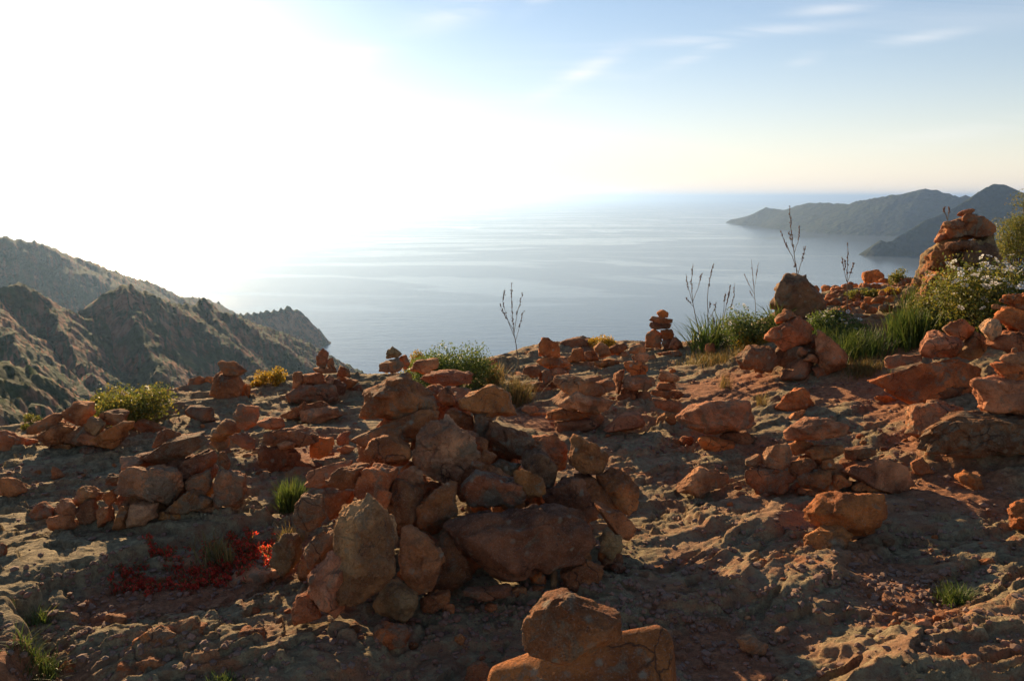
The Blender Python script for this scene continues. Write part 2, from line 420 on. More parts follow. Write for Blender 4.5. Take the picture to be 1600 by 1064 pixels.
def H(x, y, full=True):
    x = np.asarray(x, float); y = np.asarray(y, float)
    az = np.arctan2(x, y); r = np.hypot(x, y) + 1e-6
    re = edge_r(az)
    k = np.where(r > re + 0.3, (re + 0.3) / r, 1.0)
    back = np.abs(az) > 1.4
    k = np.where(back, np.minimum(1.0, 9.0 / r), k)
    z = tps(x * k, y * k)
    d = np.maximum(0, r - np.where(back, 9.0, re))
    z = z - 0.62 * d * d / (d + 1.6)
    p = np.stack([x, y, np.zeros_like(x)], -1)
    ca, sa = math.cos(R(16)), math.sin(R(16))
    wx = perlin(p * 1.3, 5) * 0.25; wy = perlin(p * 1.3, 9) * 0.25
    u = (x * ca + y * sa) + wx; v = (-x * sa + y * ca) + wy
    q = np.stack([u, v, np.zeros_like(u)], -1)
    rel = 0.036 * fbm(q * [0.8, 1.3, 1], 3, 21)
    rel = rel + 0.022 * fbm(q * [1.6, 3.4, 1], 3, 31, 0.55, 1)
    # broken layers: long backs sloping away from the eye, small scarps facing it
    for lam, amp, sd in ((0.42, 0.018, 41), (0.17, 0.010, 47)):
        t = v / lam + 1.5 * perlin(q * [0.9 / lam * 0.5, 0.6 / lam * 0.5, 1], sd)
        fr = t - np.floor(t)
        saw = np.where(fr < 0.12, fr / 0.12, 1 - (fr - 0.12) / 0.88)
        mk = sstep(perlin(q * [0.8 / lam * .4, 0.8 / lam * .4, 1], sd + 2), -0.25, 0.25)
        rel = rel + amp * saw * mk
    if full:
        t = 5.5 * fbm(q * [1.1, 2.3, 1], 5, 55, 0.55) + 0.35 * perlin(q * [9, 14, 1], 57)
        fr = t - np.floor(t)
        rel = rel + 0.024 * (np.floor(t) + sstep(fr, 0.0, 0.10) - 0.35 * fr)
        ck = np.abs(perlin(q * [2.2, 3.6, 1] + 0.25 * perlin(q * 8, 59)[:, None], 58))
        rel = rel - 0.022 * (1 - sstep(ck, 0.0, 0.035)) * sstep(perlin(q * 0.9, 60), -0.1, 0.2)
        rel = rel + 0.009 * fbm(q * [6, 11, 1], 3, 51, 0.55, 2)
        rel = rel + 0.010 * fbm(q * [17, 30, 1], 3, 61, 0.6, 1)
        rel = rel - 0.011 * sstep(perlin(q * [9, 15, 1], 71), 0.22, 0.5)
    L = 0
    jit = 0.05 * perlin(p * 5, 81) + 0.02 * perlin(p * 17, 83)
    for poly, h, s in LEDGE_W:
        lo = poly.min(0) - 0.5; hi = poly.max(0) + 0.5
        m = (x > lo[0]) & (x < hi[0]) & (y > lo[1]) & (y < hi[1])
        if m.any():
            add = np.zeros_like(x)
            add[m] = h * sstep(poly_sd(x[m], y[m], poly) + jit[m], -s * 0.3, s)
            L = L + add
    sl = np.zeros_like(x)
    for c, rr in SOIL_W:
        sl = np.maximum(sl, np.exp(-(((x - c[0]) ** 2 + (y - c[1]) ** 2) / (rr * rr))))
    H.soil = sl; H.rel = rel
    fade = 1 - 0.55 * sstep(sl, 0.3, 0.8)
    return z + L + rel * fade - 0.02

def ground_hit(px, py, rmax=11.5):
    d = ray(px, py); d = d / math.hypot(d[0], d[1])
    rr = np.exp(np.linspace(math.log(1.2), math.log(rmax), 260))
    h = H(d[0] * rr, d[1] * rr, False) - d[2] * rr
    i = np.argmax(h > 0)
    if h[i] <= 0:
        i = len(rr) - 1
    return d * rr[i], bool(h[i] > 0)
def gz(x, y): return float(H(np.array([x]), np.array([y]), False)[0])

def polar_grid(azs, rs, fn):
    A, RR = np.meshgrid(azs, rs)
    x = (np.sin(A) * RR).ravel(); y = (np.cos(A) * RR).ravel()
    z = fn(x, y)
    na, nr = len(azs), len(rs)
    i = np.arange(nr - 1)[:, None] * na + np.arange(na - 1)[None, :]
    Fq = np.stack([i, i + 1, i + 1 + na, i + na], -1).reshape(-1, 4)[:, ::-1]
    return np.stack([x, y, z], -1), Fq, x, y

azs = np.concatenate([np.linspace(R(-180), R(-48), 60)[:-1], np.linspace(R(-48), R(48), 820), np.linspace(R(48), R(180), 60)[1:]])
rs = np.concatenate([np.linspace(0.05, 1.7, 14)[:-1], np.exp(np.linspace(math.log(1.7), math.log(9.2), 540)), np.exp(np.linspace(math.log(9.3), math.log(42), 50))])
V, Fq, gx, gy = polar_grid(azs, rs, H)
me = np_mesh('rock_ground', V, Fq)
a = me.attributes.new('soil', 'FLOAT', 'POINT'); a.data.foreach_set('value', H.soil.astype(np.float32))
a = me.attributes.new('relief', 'FLOAT', 'POINT'); a.data.foreach_set('value', H.rel.astype(np.float32))
link('rock_ground', me, GROUND, kind='structure')

# ------------------------------------------------------------------ hills
def crest(lst):  # photo x, photo y, distance
    return np.array([at_r(px, py, r) for px, py, r in lst])
def ridge_h(x, y, cr, slope, pw=1.0, cliff=None):
    best = np.full(x.shape, -1e9)
    for i in range(len(cr) - 1):
        a, b = cr[i], cr[i + 1]
        e = b[:2] - a[:2]
        t = np.clip(((x - a[0]) * e[0] + (y - a[1]) * e[1]) / (e @ e), 0, 1)
        d = np.hypot(x - a[0] - t * e[0], y - a[1] - t * e[1])
        best = np.maximum(best, a[2] + (b[2] - a[2]) * t - slope * d ** pw)
    return best
RA = crest([(-900,250,1500),(-400,325,1400),(-150,352,1350),(0,371,1350),(55,382,1380),(120,404,1430),(175,424,1500),(230,441,1560),(268,461,1620),(300,466,1700),(326,469,1790),(334,482,1830)])
RB = crest([(150,500,1150),(280,497,1220),(340,492,1270),(385,489,1320),(430,486,1370),(452,480,1395),(466,485,1405),(478,500,1415),(488,512,1425),(500,521,1432)])
RC = crest([(-700,430,520),(-300,455,520),(-120,440,530),(-20,468,560),(22,452,570),(48,456,575),(60,470,580),(92,487,590),(135,482,600),(165,464,610),(195,452,615),(225,462,620),(262,484,640),(290,487,660),(318,474,690),(345,494,720),(400,509,770),(450,527,800),(490,546,830),(530,566,850),(570,586,860),(640,628,850)])
RD = crest([(-500,520,210),(-200,530,230),(0,560,260),(40,585,280),(90,625,300),(140,668,320)])
RC2 = crest([(-20,468,560),(0,520,470),(60,580,400)])
RC3 = crest([(195,452,615),(215,520,540),(250,590,470)])
RC4 = crest([(60,470,580),(110,540,500),(150,600,430)])
RC5 = crest([(318,478,690),(350,530,620),(400,580,560)])
def H_far(x, y):
    r = np.hypot(x, y); az = np.arctan2(x, y)
    p = np.stack([x, y, np.zeros_like(x)], -1)
    wob = fbm(p / 130.0, 3, 91)
    xx = x + 22 * perlin(p / 70.0, 93); yy = y + 22 * perlin(p / 70.0, 95)
    z = np.maximum(ridge_h(x, y, RA, 0.62), ridge_h(x, y, RB, 1.15) )
    c = ridge_h(x, y, RC, 0.70)
    for rr in (RC2, RC3, RC4, RC5): c = np.maximum(c, ridge_h(x, y, rr, 0.85))
    z = np.maximum(z, c)
    z = np.maximum(z, ridge_h(x, y, RD, 0.75))
    base = -2.0 - 0.60 * np.maximum(0, r - 6)
    base = np.where(az > R(22), base + 0.0, base)
    z = np.maximum(z, np.maximum(base, SEA_Z - 30))
    s = sstep(r, 60, 500)
    # distance from crests lets spurs and crags grow on the flanks only
    g = fbm(np.stack([xx / 70, yy / 70, z / 160], -1), 5, 97, 0.55, 1)
    crag = fbm(np.stack([xx / 22, yy / 22, z / 60], -1), 3, 99, 0.6, 1)
    z = z + s * (7.5 * g - 2) * (0.35 + 0.65 * sstep(z, SEA_Z, -60)) * sstep(r, 100, 600) 
    z = z + s * 3.8 * crag * sstep(g, -0.1, 0.4) + sstep(r, 40, 200) * (2.3 * fbm(p / 9.0, 2, 101, 0.6, 2) + 1.3 * fbm(p / 3.5, 2, 105, 0.6, 2))
    H_far.m = sstep(fbm(np.stack([xx / 45, yy / 45, z / 30], -1), 4, 103, 0.6) + 0.25 * crag, -0.10, 0.10)
    return z
azs2 = np.linspace(R(-62), R(62), 1000)
azs2 = np.concatenate([np.linspace(R(-64), R(-36), 90)[:-1], np.linspace(R(-36), R(-4), 540), np.linspace(R(-4), R(64), 110)[1:]])
rs2 = np.exp(np.linspace(math.log(30), math.log(2400), 500))
V, Fq, hx, hy = polar_grid(azs2, rs2, H_far)
# leave out what lies deep under the sea
zf = V[:, 2][Fq]; keep = zf.max(1) > SEA_Z - 8
Fq = Fq[keep]
me = np_mesh('hillside', V, Fq)
a = me.attributes.new('crag', 'FLOAT', 'POINT'); a.data.foreach_set('value', H_far.m.astype(np.float32))
def make_hill_mat(name, scale=1.0, rockiness=1.0, gain=1.0):
    m, nt, bs, out = mat_new(name)
    v = N(nt, 'ShaderNodeTexCoord').outputs['Object']
    g = N(nt, 'ShaderNodeNewGeometry')
    sp = N(nt, 'ShaderNodeSeparateXYZ'); nt.links.new(g.outputs['Normal'], sp.inputs[0])
    at = N(nt, 'ShaderNodeAttribute', attribute_name='crag').outputs['Fac']
    n1 = nnoise(nt, v, 0.10 * scale, 6, 0.65, 0.5); n2 = nnoise(nt, v, 0.02 * scale, 4, 0.6)
    vor = N(nt, 'ShaderNodeTexVoronoi'); vor.inputs['Scale'].default_value = 0.28 * scale; nt.links.new(v, vor.inputs['Vector'])
    veg = nmix(nt, ramp01(nt, n1, 0.35, 0.65), (0.026, 0.052, 0.014), (0.062, 0.110, 0.028))
    veg = nmix(nt, nmath(nt, 'MULTIPLY', ramp01(nt, vor.outputs['Color'], 0.55, 0.9), 0.4), veg, (0.08, 0.075, 0.035))
    rock = nmix(nt, ramp01(nt, n1, 0.4, 0.62), (0.26, 0.105, 0.06), (0.56, 0.25, 0.13))
    steep = ramp01(nt, nmath(nt, 'SUBTRACT', 1.0, sp.outputs['Z']), 0.10, 0.26)
    f = nmath(nt, 'MULTIPLY', nmath(nt, 'MULTIPLY', at, steep), ramp01(nt, n1, 0.36, 0.52))
    c = nmix(nt, nmath(nt, 'MULTIPLY', f, rockiness, True), veg, rock)
    c = nmix(nt, 1.0, c, (gain, gain, gain), 'MULTIPLY')
    nt.links.new(c, bs.inputs['Base Color'])
    bs.inputs['Roughness'].default_value = 0.95; bs.inputs['Specular IOR Level'].default_value = 0.1
    b = nbump(nt, vor.outputs['Distance'], 0.9, 1.8 / scale)
    b = nbump(nt, nnoise(nt, v, 0.5 * scale, 5, 0.7), 0.8, 1.2 / scale, b)
    nt.links.new(b, bs.inputs['Normal'])
    return m
HILL = make_hill_mat('wooded_granite_hill', 1.0, 1.0, 0.5)
link('hillside', me, HILL, kind='structure')

def far_range(name, cr, slope, azr, rr, na, nr, seed, amp, mat):
    def fn(x, y):
        z = ridge_h(x, y, cr, slope)
        p = np.stack([x, y, np.zeros_like(x)], -1)
        g = fbm(p / (amp * 12), 5, seed, 0.55, 1)
        s = sstep(z, SEA_Z - 20, SEA_Z + 120)
        return z + amp * (g - 0.25) * (0.3 + 0.7 * s)
    V, Fq, _, _ = polar_grid(np.linspace(R(azr[0]), R(azr[1]), na), np.linspace(rr[0], rr[1], nr), fn)
    keep = V[:, 2][Fq].max(1) > SEA_Z - 10
    me = np_mesh(name, V, Fq[keep])
    a = me.attributes.new('crag', 'FLOAT', 'POINT'); a.data.foreach_set('value', np.full(len(V), 0.6, np.float32))
    link(name, me, mat, kind='structure')
FARHILL = make_hill_mat('far_hill', 0.12, 0.06, 0.38)
RE = crest([(1142,343,8300),(1160,340,8100),(1176,335,7900),(1196,325,7650),(1212,327,7500),(1226,329,7350),(1245,322,7150),(1264,318,6950),(1300,318,6650),(1326,319,6450),(1345,313,6350),(1372,309,6250),(1400,304,6200),(1425,299,6200),(1446,295,6200),(1465,298,6180),(1484,304,6150),(1500,309,6100),(1509,306,6100),(1530,312,6100),(1600,318,6100),(1800,305,6000),(2100,305,6000)])
far_range('far_mountains', RE, 0.62, (12, 48), (5200, 9500), 320, 150, 111, 14, FARHILL)
RF = crest([(1366,388,3850),(1376,375,3850),(1384,378,3850),(1394,376,3870),(1408,368,3920),(1422,360,3960),(1436,352,4000),(1448,344,4040),(1462,340,4080),(1482,330,4150),(1500,320,4220),(1516,312,4280),(1530,300,4340),(1552,287,4400),(1572,290,4400),(1600,302,4400),(1700,294,4400),(1900,296,4300),(2200,300,4200)])
far_range('headland_mountain', RF, 0.80, (21, 50), (3000, 5200), 320, 180, 131, 8, FARHILL)
# sea stack beside the left cape
RS = crest([(338,478,1835),(341,470,1838),(345,482,1842)])
far_range('sea_stack', RS, 1.8, (-22, -18.5), (1770, 1900), 60, 60, 141, 3, FARHILL)
RS2 = crest([(492,520,1436),(498,513,1437),(504,522,1439)])
far_range('cape_rocks', RS2, 1.5, (-15.5, -12), (1390, 1480), 60, 60, 143, 3, FARHILL)

# ------------------------------------------------------------------ sea
def make_sea():
    m, nt, bs, out = mat_new('calm_sea')
    v = N(nt, 'ShaderNodeTexCoord').outputs['Object']
    mp = N(nt, 'ShaderNodeMapping'); nt.links.new(v, mp.inputs[0]); mp.inputs['Scale'].default_value = (0.40, 1, 1); mp.inputs['Rotation'].default_value = (0, 0, R(6))
    st = nnoise(nt, mp.outputs[0], 0.0014, 9, 0.62, 2.6)
    st2 = nnoise(nt, v, 0.0012, 4, 0.6, 2.0)
    slick = ramp01(nt, st, 0.50, 0.60)
    bs.inputs['Base Color'].default_value = (0.11, 0.14, 0.16, 1)
    bs.inputs['IOR'].default_value = 1.33
    bs.inputs['Specular IOR Level'].default_value = 0.3
    rg = N(nt, 'ShaderNodeMapRange'); nt.links.new(slick, rg.inputs[0]); rg.inputs[3].default_value = 0.17; rg.inputs[4].default_value = 0.09
    nt.links.new(rg.outputs[0], bs.inputs['Roughness'])
    b = nbump(nt, nnoise(nt, mp.outputs[0], 0.05, 5, 0.6, 0.3), 0.3, 1.6)
    b = nbump(nt, nnoise(nt, v, 0.35, 3, 0.6), 0.25, 0.5, b)
    nt.links.new(b, bs.inputs['Normal'])
    return m
rs3 = np.concatenate([[0.0], np.exp(np.linspace(math.log(400), math.log(70000), 40))])
V, Fq, _, _ = polar_grid(np.linspace(-math.pi, math.pi, 97), rs3, lambda x, y: np.full(x.shape, SEA_Z))
link('sea', np_mesh('sea', V, Fq), make_sea(), kind='structure')

# evening haze: one closed box of even air
def make_haze():
    m = bpy.data.materials.new('evening_haze'); m.use_nodes = True
    nt = m.node_tree; nt.nodes.clear()
    out = nt.nodes.new('ShaderNodeOutputMaterial')
    pv = nt.nodes.new('ShaderNodeVolumePrincipled')
    pv.inputs['Color'].default_value = (0.38, 0.60, 1.0, 1)
    pv.inputs['Density'].default_value = HAZE_DENSITY
    pv.inputs['Anisotropy'].default_value = 0.6
    nt.links.new(pv.outputs[0], out.inputs['Volume'])
    return m
HAZE_DENSITY = 0.00006
hb = 72000.0; z0, z1 = SEA_Z - 40, 118.0
Vh = np.array([(sx * hb, sy * hb, z) for z in (z0, z1) for sy in (-1, 1) for sx in (-1, 1)])
Fh = np.array([(0, 2, 3, 1), (4, 5, 7, 6), (0, 1, 5, 4), (2, 6, 7, 3), (0, 4, 6, 2), (1, 3, 7, 5)])
link('haze', np_mesh('haze', Vh, Fh, False), make_haze(), kind='stuff')
# ------------------------------------------------------------------ stones
_ico = {}
def ico(sub):
    if sub in _ico: return _ico[sub]
    import bmesh
    bm = bmesh.new(); bmesh.ops.create_icosphere(bm, subdivisions=sub, radius=1.0)
    V = np.array([v.co[:] for v in bm.verts]); Fv = np.array([[v.index for v in f.verts] for f in bm.faces])
    bm.free(); _ico[sub] = (V / np.linalg.norm(V, axis=1)[:, None], Fv)
    return _ico[sub]

def rock_verts(poly2, th, rng, sub, rough=1.0, pw=None):
    """convex-ish stone: poly2 = outline (metres, about its centre), th = half thickness"""
    D, Fv = ico(sub)
    w = np.ptp(poly2[:, 0]) / 2; h = np.ptp(poly2[:, 1]) / 2
    d = D * np.array([w, h, th]); d = d / np.linalg.norm(d, axis=1)[:, None]
    n = len(poly2); planes = []
    area = sum(poly2[i, 0] * poly2[(i + 1) % n, 1] - poly2[(i + 1) % n, 0] * poly2[i, 1] for i in range(n))
    sgn = 1 if area > 0 else -1
    size = (w * h) ** 0.5
    for i in range(n):
        a, b = poly2[i], poly2[(i + 1) % n]
        e = b - a; L = np.hypot(*e)
        if L < 1e-6: continue
        nn = np.array([e[1], -e[0]]) / L * sgn
        hh = max(nn @ a, 0.12 * size)
        ph = rng.uniform(-0.35, 0.35)
        planes.append((np.array([nn[0] * math.cos(ph), nn[1] * math.cos(ph), math.sin(ph)]), hh * math.cos(ph)))
        if rng.rand() < 0.75:       # a chamfer towards the front, another behind
            ph = rng.uniform(0.6, 1.0)
            planes.append((np.array([nn[0] * math.cos(ph), nn[1] * math.cos(ph), math.sin(ph)]), hh * math.cos(ph) * rng.uniform(0.55, 0.8) + th * math.sin(ph) * rng.uniform(0.6, 0.85)))
        ph = -rng.uniform(0.6, 1.0)
        planes.append((np.array([nn[0] * math.cos(ph), nn[1] * math.cos(ph), math.sin(ph)]), hh * math.cos(ph) * 0.7 + th * math.sin(-ph) * 0.75))
    for sg in (1, -1):
        t = np.array([rng.uniform(-0.3, 0.3), rng.uniform(-0.15, 0.4), sg]); t /= np.linalg.norm(t)
        planes.append((t, th * rng.uniform(0.75, 0.9)))
    # a few broken facets cut across the body
    for _ in range(rng.randint(4, 8)):
        t = rng.normal(size=3) * [1, 1, 1.3]; t[2] = (abs(t[2]) + 0.7) * (1 if rng.rand() < .7 else -1); t /= np.linalg.norm(t)
        sup = (poly2 @ t[:2]).max()
        planes.append((t, (sup + th * abs(t[2]) * 0.45) * rng.uniform(0.72, 0.9)))
    NN = np.array([p[0] for p in planes]); HH = np.array([p[1] for p in planes])
    pw = pw or rng.uniform(30, 90)
    q = np.maximum(d @ NN.T, 0) / HH
    r = (q ** pw).sum(1) ** (-1.0 / pw)
    r *= 1.03
    P = d * r[:, None]
    off = rng.uniform(-50, 50, 3)
    s = size
    # worn and bumpy, with layered breaks along one direction
    P = P + d * (rough * s * (0.075 * fbm(P / s * 1.6 + off, 3, 3) + 0.040 * fbm(P / s * 4.2 + off, 3, 5, 0.55, 1)))[:, None]
    if sub >= 3:
        # broken faces: patches of the surface set back and tilted, each its own way
        K = 9 if sub == 3 else 15 if sub == 4 else 24 if sub == 5 else 32
        cc = P[rng.randint(0, len(P), K)]
        jit = 0.10 * s * np.stack([perlin(P / s * 2.6 + off, 14), perlin(P / s * 2.6 + off, 15), perlin(P / s * 2.6 + off, 16)], -1)
        dist = np.sqrt((((P + jit)[:, None] - cc[None]) ** 2).sum(-1)) / s
        wgt = np.exp(-(dist - dist.min(1, keepdims=True)) * (90 if sub == 6 else 60 if sub == 5 else 34 if sub == 4 else 18)); wgt /= wgt.sum(1, keepdims=True)
        tilt = rng.normal(size=(K, 3)) * 0.17; offs = rng.uniform(-0.06, 0.02, K)
        disp = offs[None] + (((P[:, None] - cc[None]) / s) * tilt[None]).sum(-1)
        P = P + d * (rough * s * (wgt * np.clip(disp, -0.16, 0.10)).sum(1))[:, None]
    if sub >= 4:
        ax = rng.normal(size=3); ax /= np.linalg.norm(ax)
        t = (P @ ax) / s * rng.uniform(2.2, 4.0) + 0.8 * perlin(P / s * 1.5 + off, 12)
        fr = t - np.floor(t)
        P = P * (1 + rough * rng.uniform(0.01, 0.045) * (sstep(fr, 0.0, 0.16) * (1 - fr) - 0.4))[:, None]
        P = P + d * (rough * min(s, 0.15) * 0.060 * fbm(P / s * 13 + off, 4, 8, 0.6, 1))[:, None]
        k = perlin(P / s * 1.3 + off + 7)
        P = P * (1 - rough * 0.07 * sstep(k, 0.12, 0.17))[:, None]
    for ax_, tgt in ((0, poly2[:, 0]), (1, poly2[:, 1])):     # keep the outline the size it was measured
        lo, hi = P[:, ax_].min(), P[:, ax_].max()
        P[:, ax_] = (P[:, ax_] - lo) / (hi - lo) * np.ptp(tgt) + tgt.min()
    return P, Fv

BASIS = np.stack([RT, UP, -FWD])        # right, up, towards the eye
STONES_DONE = []
def make_stone(name, px_poly, Y, th_k, seed, tint, parent=None, parent_loc=None, rough=1.0):
    a = np.array(px_poly, float).reshape(-1, 2)
    lo, hi = a.min(0), a.max(0); c = (lo + hi) / 2
    C = at_y(c[0], c[1], Y)
    depth = C @ FWD; s = depth / F_PX
    q = np.stack([(a[:, 0] - c[0]) * s, -(a[:, 1] - c[1]) * s], -1)
    w, h = (hi - lo) * s
    th = 0.5 * th_k * math.sqrt(w * h)
    px = math.sqrt((hi - lo)[0] * (hi - lo)[1]); 
    sub = 6 if px > 100 else 5 if px > 46 else 4 if px > 20 else 3 if px > 10 else 2
    rng = np.random.RandomState(seed)
    P, Fv = rock_verts(q, th, rng, sub, rough)
    W = P @ BASIS
    me = np_mesh(name, W, Fv)
    me.materials.append(STONE)
    o = bpy.data.objects.new(name, me); COL.objects.link(o)
    loc = Vector(C)
    make_stone.tris = getattr(make_stone, 'tris', 0) + len(Fv)
    if parent is not None:
        o.parent = parent; loc = loc - parent.location
    o.location = loc
    t = np.array(TINT[tint]) * rng.uniform(0.82, 1.16) * np.array([1, rng.uniform(0.93, 1.08), rng.uniform(0.92, 1.1)])
    o.color = (*t, 1)
    return o, C, th, (lo, hi)

def front_y(px, py):
    p, ok = ground_hit(px, py)
    return p[1]

def build_pile(label, stones, group=None, name='cairn', cat='cairn', lean=0.25, seed=0, rough=1.0):
    """stones: (tint, [outline px], dy, thickness). Each stands on the ground or on the stones below it."""
    S = []
    for k, st in enumerate(stones):
        tint, poly = st[0], np.array(st[1], float).reshape(-1, 2)
        dy = st[2] if len(st) > 2 else 0.0
        tk = st[3] if len(st) > 3 else 0.95
        lo, hi = poly.min(0), poly.max(0)
        S.append(dict(t=tint, p=poly, dy=dy, tk=tk, lo=lo, hi=hi, k=k))
    order = sorted(range(len(S)), key=lambda i: -S[i]['hi'][1])
    allb = max(s['hi'][1] for s in S); xs = np.mean([(s['lo'][0] + s['hi'][0]) / 2 for s in S])
    gp, _ = ground_hit(xs, allb)
    root = bpy.data.objects.new(name, None); COL.objects.link(root)
    root.location = Vector((gp[0], gp[1] + 0.1, gz(gp[0], gp[1] + 0.1)))
    tag(root, label, cat, group)
    done = []
    for i in order:
        s = S[i]; w = s['hi'][0] - s['lo'][0]; h = s['hi'][1] - s['lo'][1]
        sup = []
        for j in done:
            o = S[j]
            ov = min(s['hi'][0], o['hi'][0]) - max(s['lo'][0], o['lo'][0])
            if ov > 0.25 * min(w, o['hi'][0] - o['lo'][0]) and o['lo'][1] < s['hi'][1] + 6 and o['lo'][1] > s['lo'][1] + 0.25 * h:
                sup.append((ov, o['Y'], (o['lo'][1] + o['hi'][1]) / 2))
        cx = (s['lo'][0] + s['hi'][0]) / 2
        Yg = front_y(cx, s['hi'][1] - 1)
        m = Yg / F_PX
        th = 0.5 * s['tk'] * math.sqrt(w * h) * m
        if sup:
            W = sum(a for a, _, _ in sup)
            Y = sum(a * (y + lean * (cc - (s['lo'][1] + s['hi'][1]) / 2) * m) for a, y, cc in sup) / W
            Y = min(Y, Yg + 0.6 * th)
        else:
            Y = Yg + 0.55 * th
        Y += s['dy']
        s['Y'] = Y; done.append(i)
        make_stone('stone', s['p'], Y, s['tk'], 1000 * seed + s['k'] + 11, s['t'], root, rough=rough)
    return root
# ------------------------------------------------------------------ the cairns
def blob(cx, cy, w, h, rot=0, seed=0, n=7):
    rg = random.Random(seed * 31 + int(cx) * 7 + int(cy))
    out = []
    for i in range(n):
        a = (i + rg.uniform(-0.3, 0.3)) / n * 2 * math.pi
        k = rg.uniform(0.85, 1.08)
        x = math.copysign(abs(math.cos(a)) ** 0.75, math.cos(a)) * w / 2 * k; y = math.copysign(abs(math.sin(a)) ** 0.75, math.sin(a)) * h / 2 * k
        c, s = math.cos(R(rot)), math.sin(R(rot))
        out += [cx + x * c - y * s, cy + x * s + y * c]
    return out

big = [
 ('b',[562,658,568,607,610,585,632,582,686,625,686,640,641,661],0.0,1.0),
 ('p',[592,583,592,568,623,559,632,571,623,582],-.02),('o',[623,559,634,554,641,568,634,578],.04),('g',[603,561,606,547,613,541,629,553,617,560],-.01),
 ('p',[640,580,650,563,686,559,686,577,665,586],.05),('p',[656,592,662,583,704,577,740,585,731,601,689,606,662,600],.02,.8),
 ('b',[716,634,722,618,770,600,795,612,808,652,755,657,718,640],.0),('k',[683,619,689,607,704,604,713,634,695,634],.03),('p',[725,607,737,598,757,597,752,612,728,617],.12),
 ('r',[547,664,560,660,650,655,688,638,680,662,655,690,600,710,560,695],.03,.8),('b',[568,712,574,688,610,679,641,700,643,718,616,730,580,725],-.05),
 ('l',[642,694,665,673,683,648,701,660,725,658,752,682,752,715,728,757,713,757,665,740,647,721],-.12,.75),
 ('b',[695,646,707,637,746,655,755,673,749,682,704,661],.0),('p',[587,667,602,652,614,658,608,668],-.03),
 ('p',[475,760,477,737,550,715,556,718,510,752,505,763],.05,.9),('r',[508,761,511,746,541,726,577,724,574,731,560,758,541,765],.02,.9),
 ('r',[553,770,577,724,595,724,622,730,610,758,598,794,568,773],.0),('r',[505,785,505,767,547,764,556,767,526,791,514,815],.0),
 ('k',[459,788,469,770,502,773,511,806,499,824,478,833,460,821],-.02),
 ('l',[522,813,531,783,567,769,607,792,619,843,621,898,595,910,552,941,522,926,516,868],-.10,.8),
 ('p',[612,810,613,783,631,775,647,789,647,810,631,828,622,838],-.02),('b',[650,792,704,752,717,758,717,792,689,834,668,837,653,816],-.03),
 ('p',[625,828,644,819,665,840,695,865,692,892,671,923,653,926,631,910,628,874],-.08,.9),
 ('g',[583,944,595,920,613,906,653,929,653,953,634,970,595,959],-.04),('b',[656,935,665,929,704,921,704,938,674,959,659,959],-.02),
 ('k',[723,920,801,914,798,931,746,939,725,930],-.02),
 ('k',[691,830,696,808,722,793,785,796,833,785,897,808,932,827,932,843,872,881,766,913,734,871,699,846],-.10,.62),
 ('r',[718,779,722,760,744,734,830,757,832,779,769,792,725,788],-.04),('b',[779,779,782,766,798,766,821,785,811,804,785,795],-.09),
 ('g',[814,718,833,699,859,712,872,731,865,753,846,766,817,744],-.02),('b',[801,744,814,731,846,747,853,766,833,779,808,757],-.04),
 ('k',[757,689,763,658,821,677,843,696,840,718,789,718],.04),('g',[760,728,779,717,814,725,798,747,769,741],-.02),
 ('r',[830,677,868,678,884,693,888,728,872,737,843,709],.04),('b',[888,728,888,689,894,677,942,702,952,712,939,741,897,737],-.02),
 ('r',[930,740,945,734,971,731,999,763,996,792,977,801,955,779],.10),('b',[897,741,929,744,974,779,974,798,936,792,904,763],.02),
 ('k',[846,772,888,744,910,747,936,779,929,817,904,814,859,788],-.03),('r',[936,785,974,795,996,827,977,846,968,833,929,817],.02),
 ('g',[936,843,945,824,968,836,974,852,952,875,939,865],-.03),('b',[875,894,916,872,945,884,942,904,897,921,878,907],-.03),
 ('p',[481,899,488,889,522,862,543,865,540,910,534,959,519,965,488,938],-.02,.9),('r',[455,953,464,929,482,923,503,965,458,979],-.04),
 ('p',[473,856,488,837,522,828,525,856,503,865,485,886],.03),('g',[423,883,430,856,452,831,468,837,470,868,458,895,437,901],.0),
 ('b',[464,883,473,874,482,877,485,904,464,907],-.02),('p',[621,743,641,728,662,737,659,755,641,758],-.03),
 ('r',[747,718,757,702,776,712,766,725],-.03),('k',[640,640,660,655,690,700,670,730,640,720],.12),('k',[690,840,720,830,740,900,700,930,670,920],.12),
 ('k',[735,640,770,650,765,700,735,690],.1),('k',[600,780,620,745,660,760,655,800,620,830],.1),('k',[850,790,890,800,930,830,880,850,840,830],.12),
 ('r',[555,795,575,770,612,800,615,860,580,880,552,850],.10),('r',[700,720,740,700,800,745,780,790,720,780],.12),
 ('p',blob(812,925,26,20),-.02),('r',blob(768,948,22,14),-.02),('b',blob(842,921,24,18),-.03),('g',blob(866,905,12,34,0,3),-.05),('r',blob(700,950,26,20),-.02),('p',blob(957,905,26,18),-.02),('b',blob(930,925,22,16),-.02),('p',blob(735,952,18,13),0),
 ('p',blob(606,852,26,30),.12),('b',blob(650,765,30,24),.10),('r',blob(540,820,26,36),.12),('b',blob(905,870,40,26),.14),('r',blob(860,850,60,50),.3),
 ('r',blob(600,700,90,70),.35,1.3),('r',blob(690,640,100,80),.32,1.3),('b',blob(760,720,120,90),.4,1.3),('r',blob(640,790,130,110),.5,1.3),('b',blob(820,790,130,100),.5,1.3),('r',blob(700,890,160,100),.45,1.4),('k',blob(560,860,90,100),.35,1.2),('k',blob(900,820,110,70),.4,1.3)]
rgm = random.Random(77)
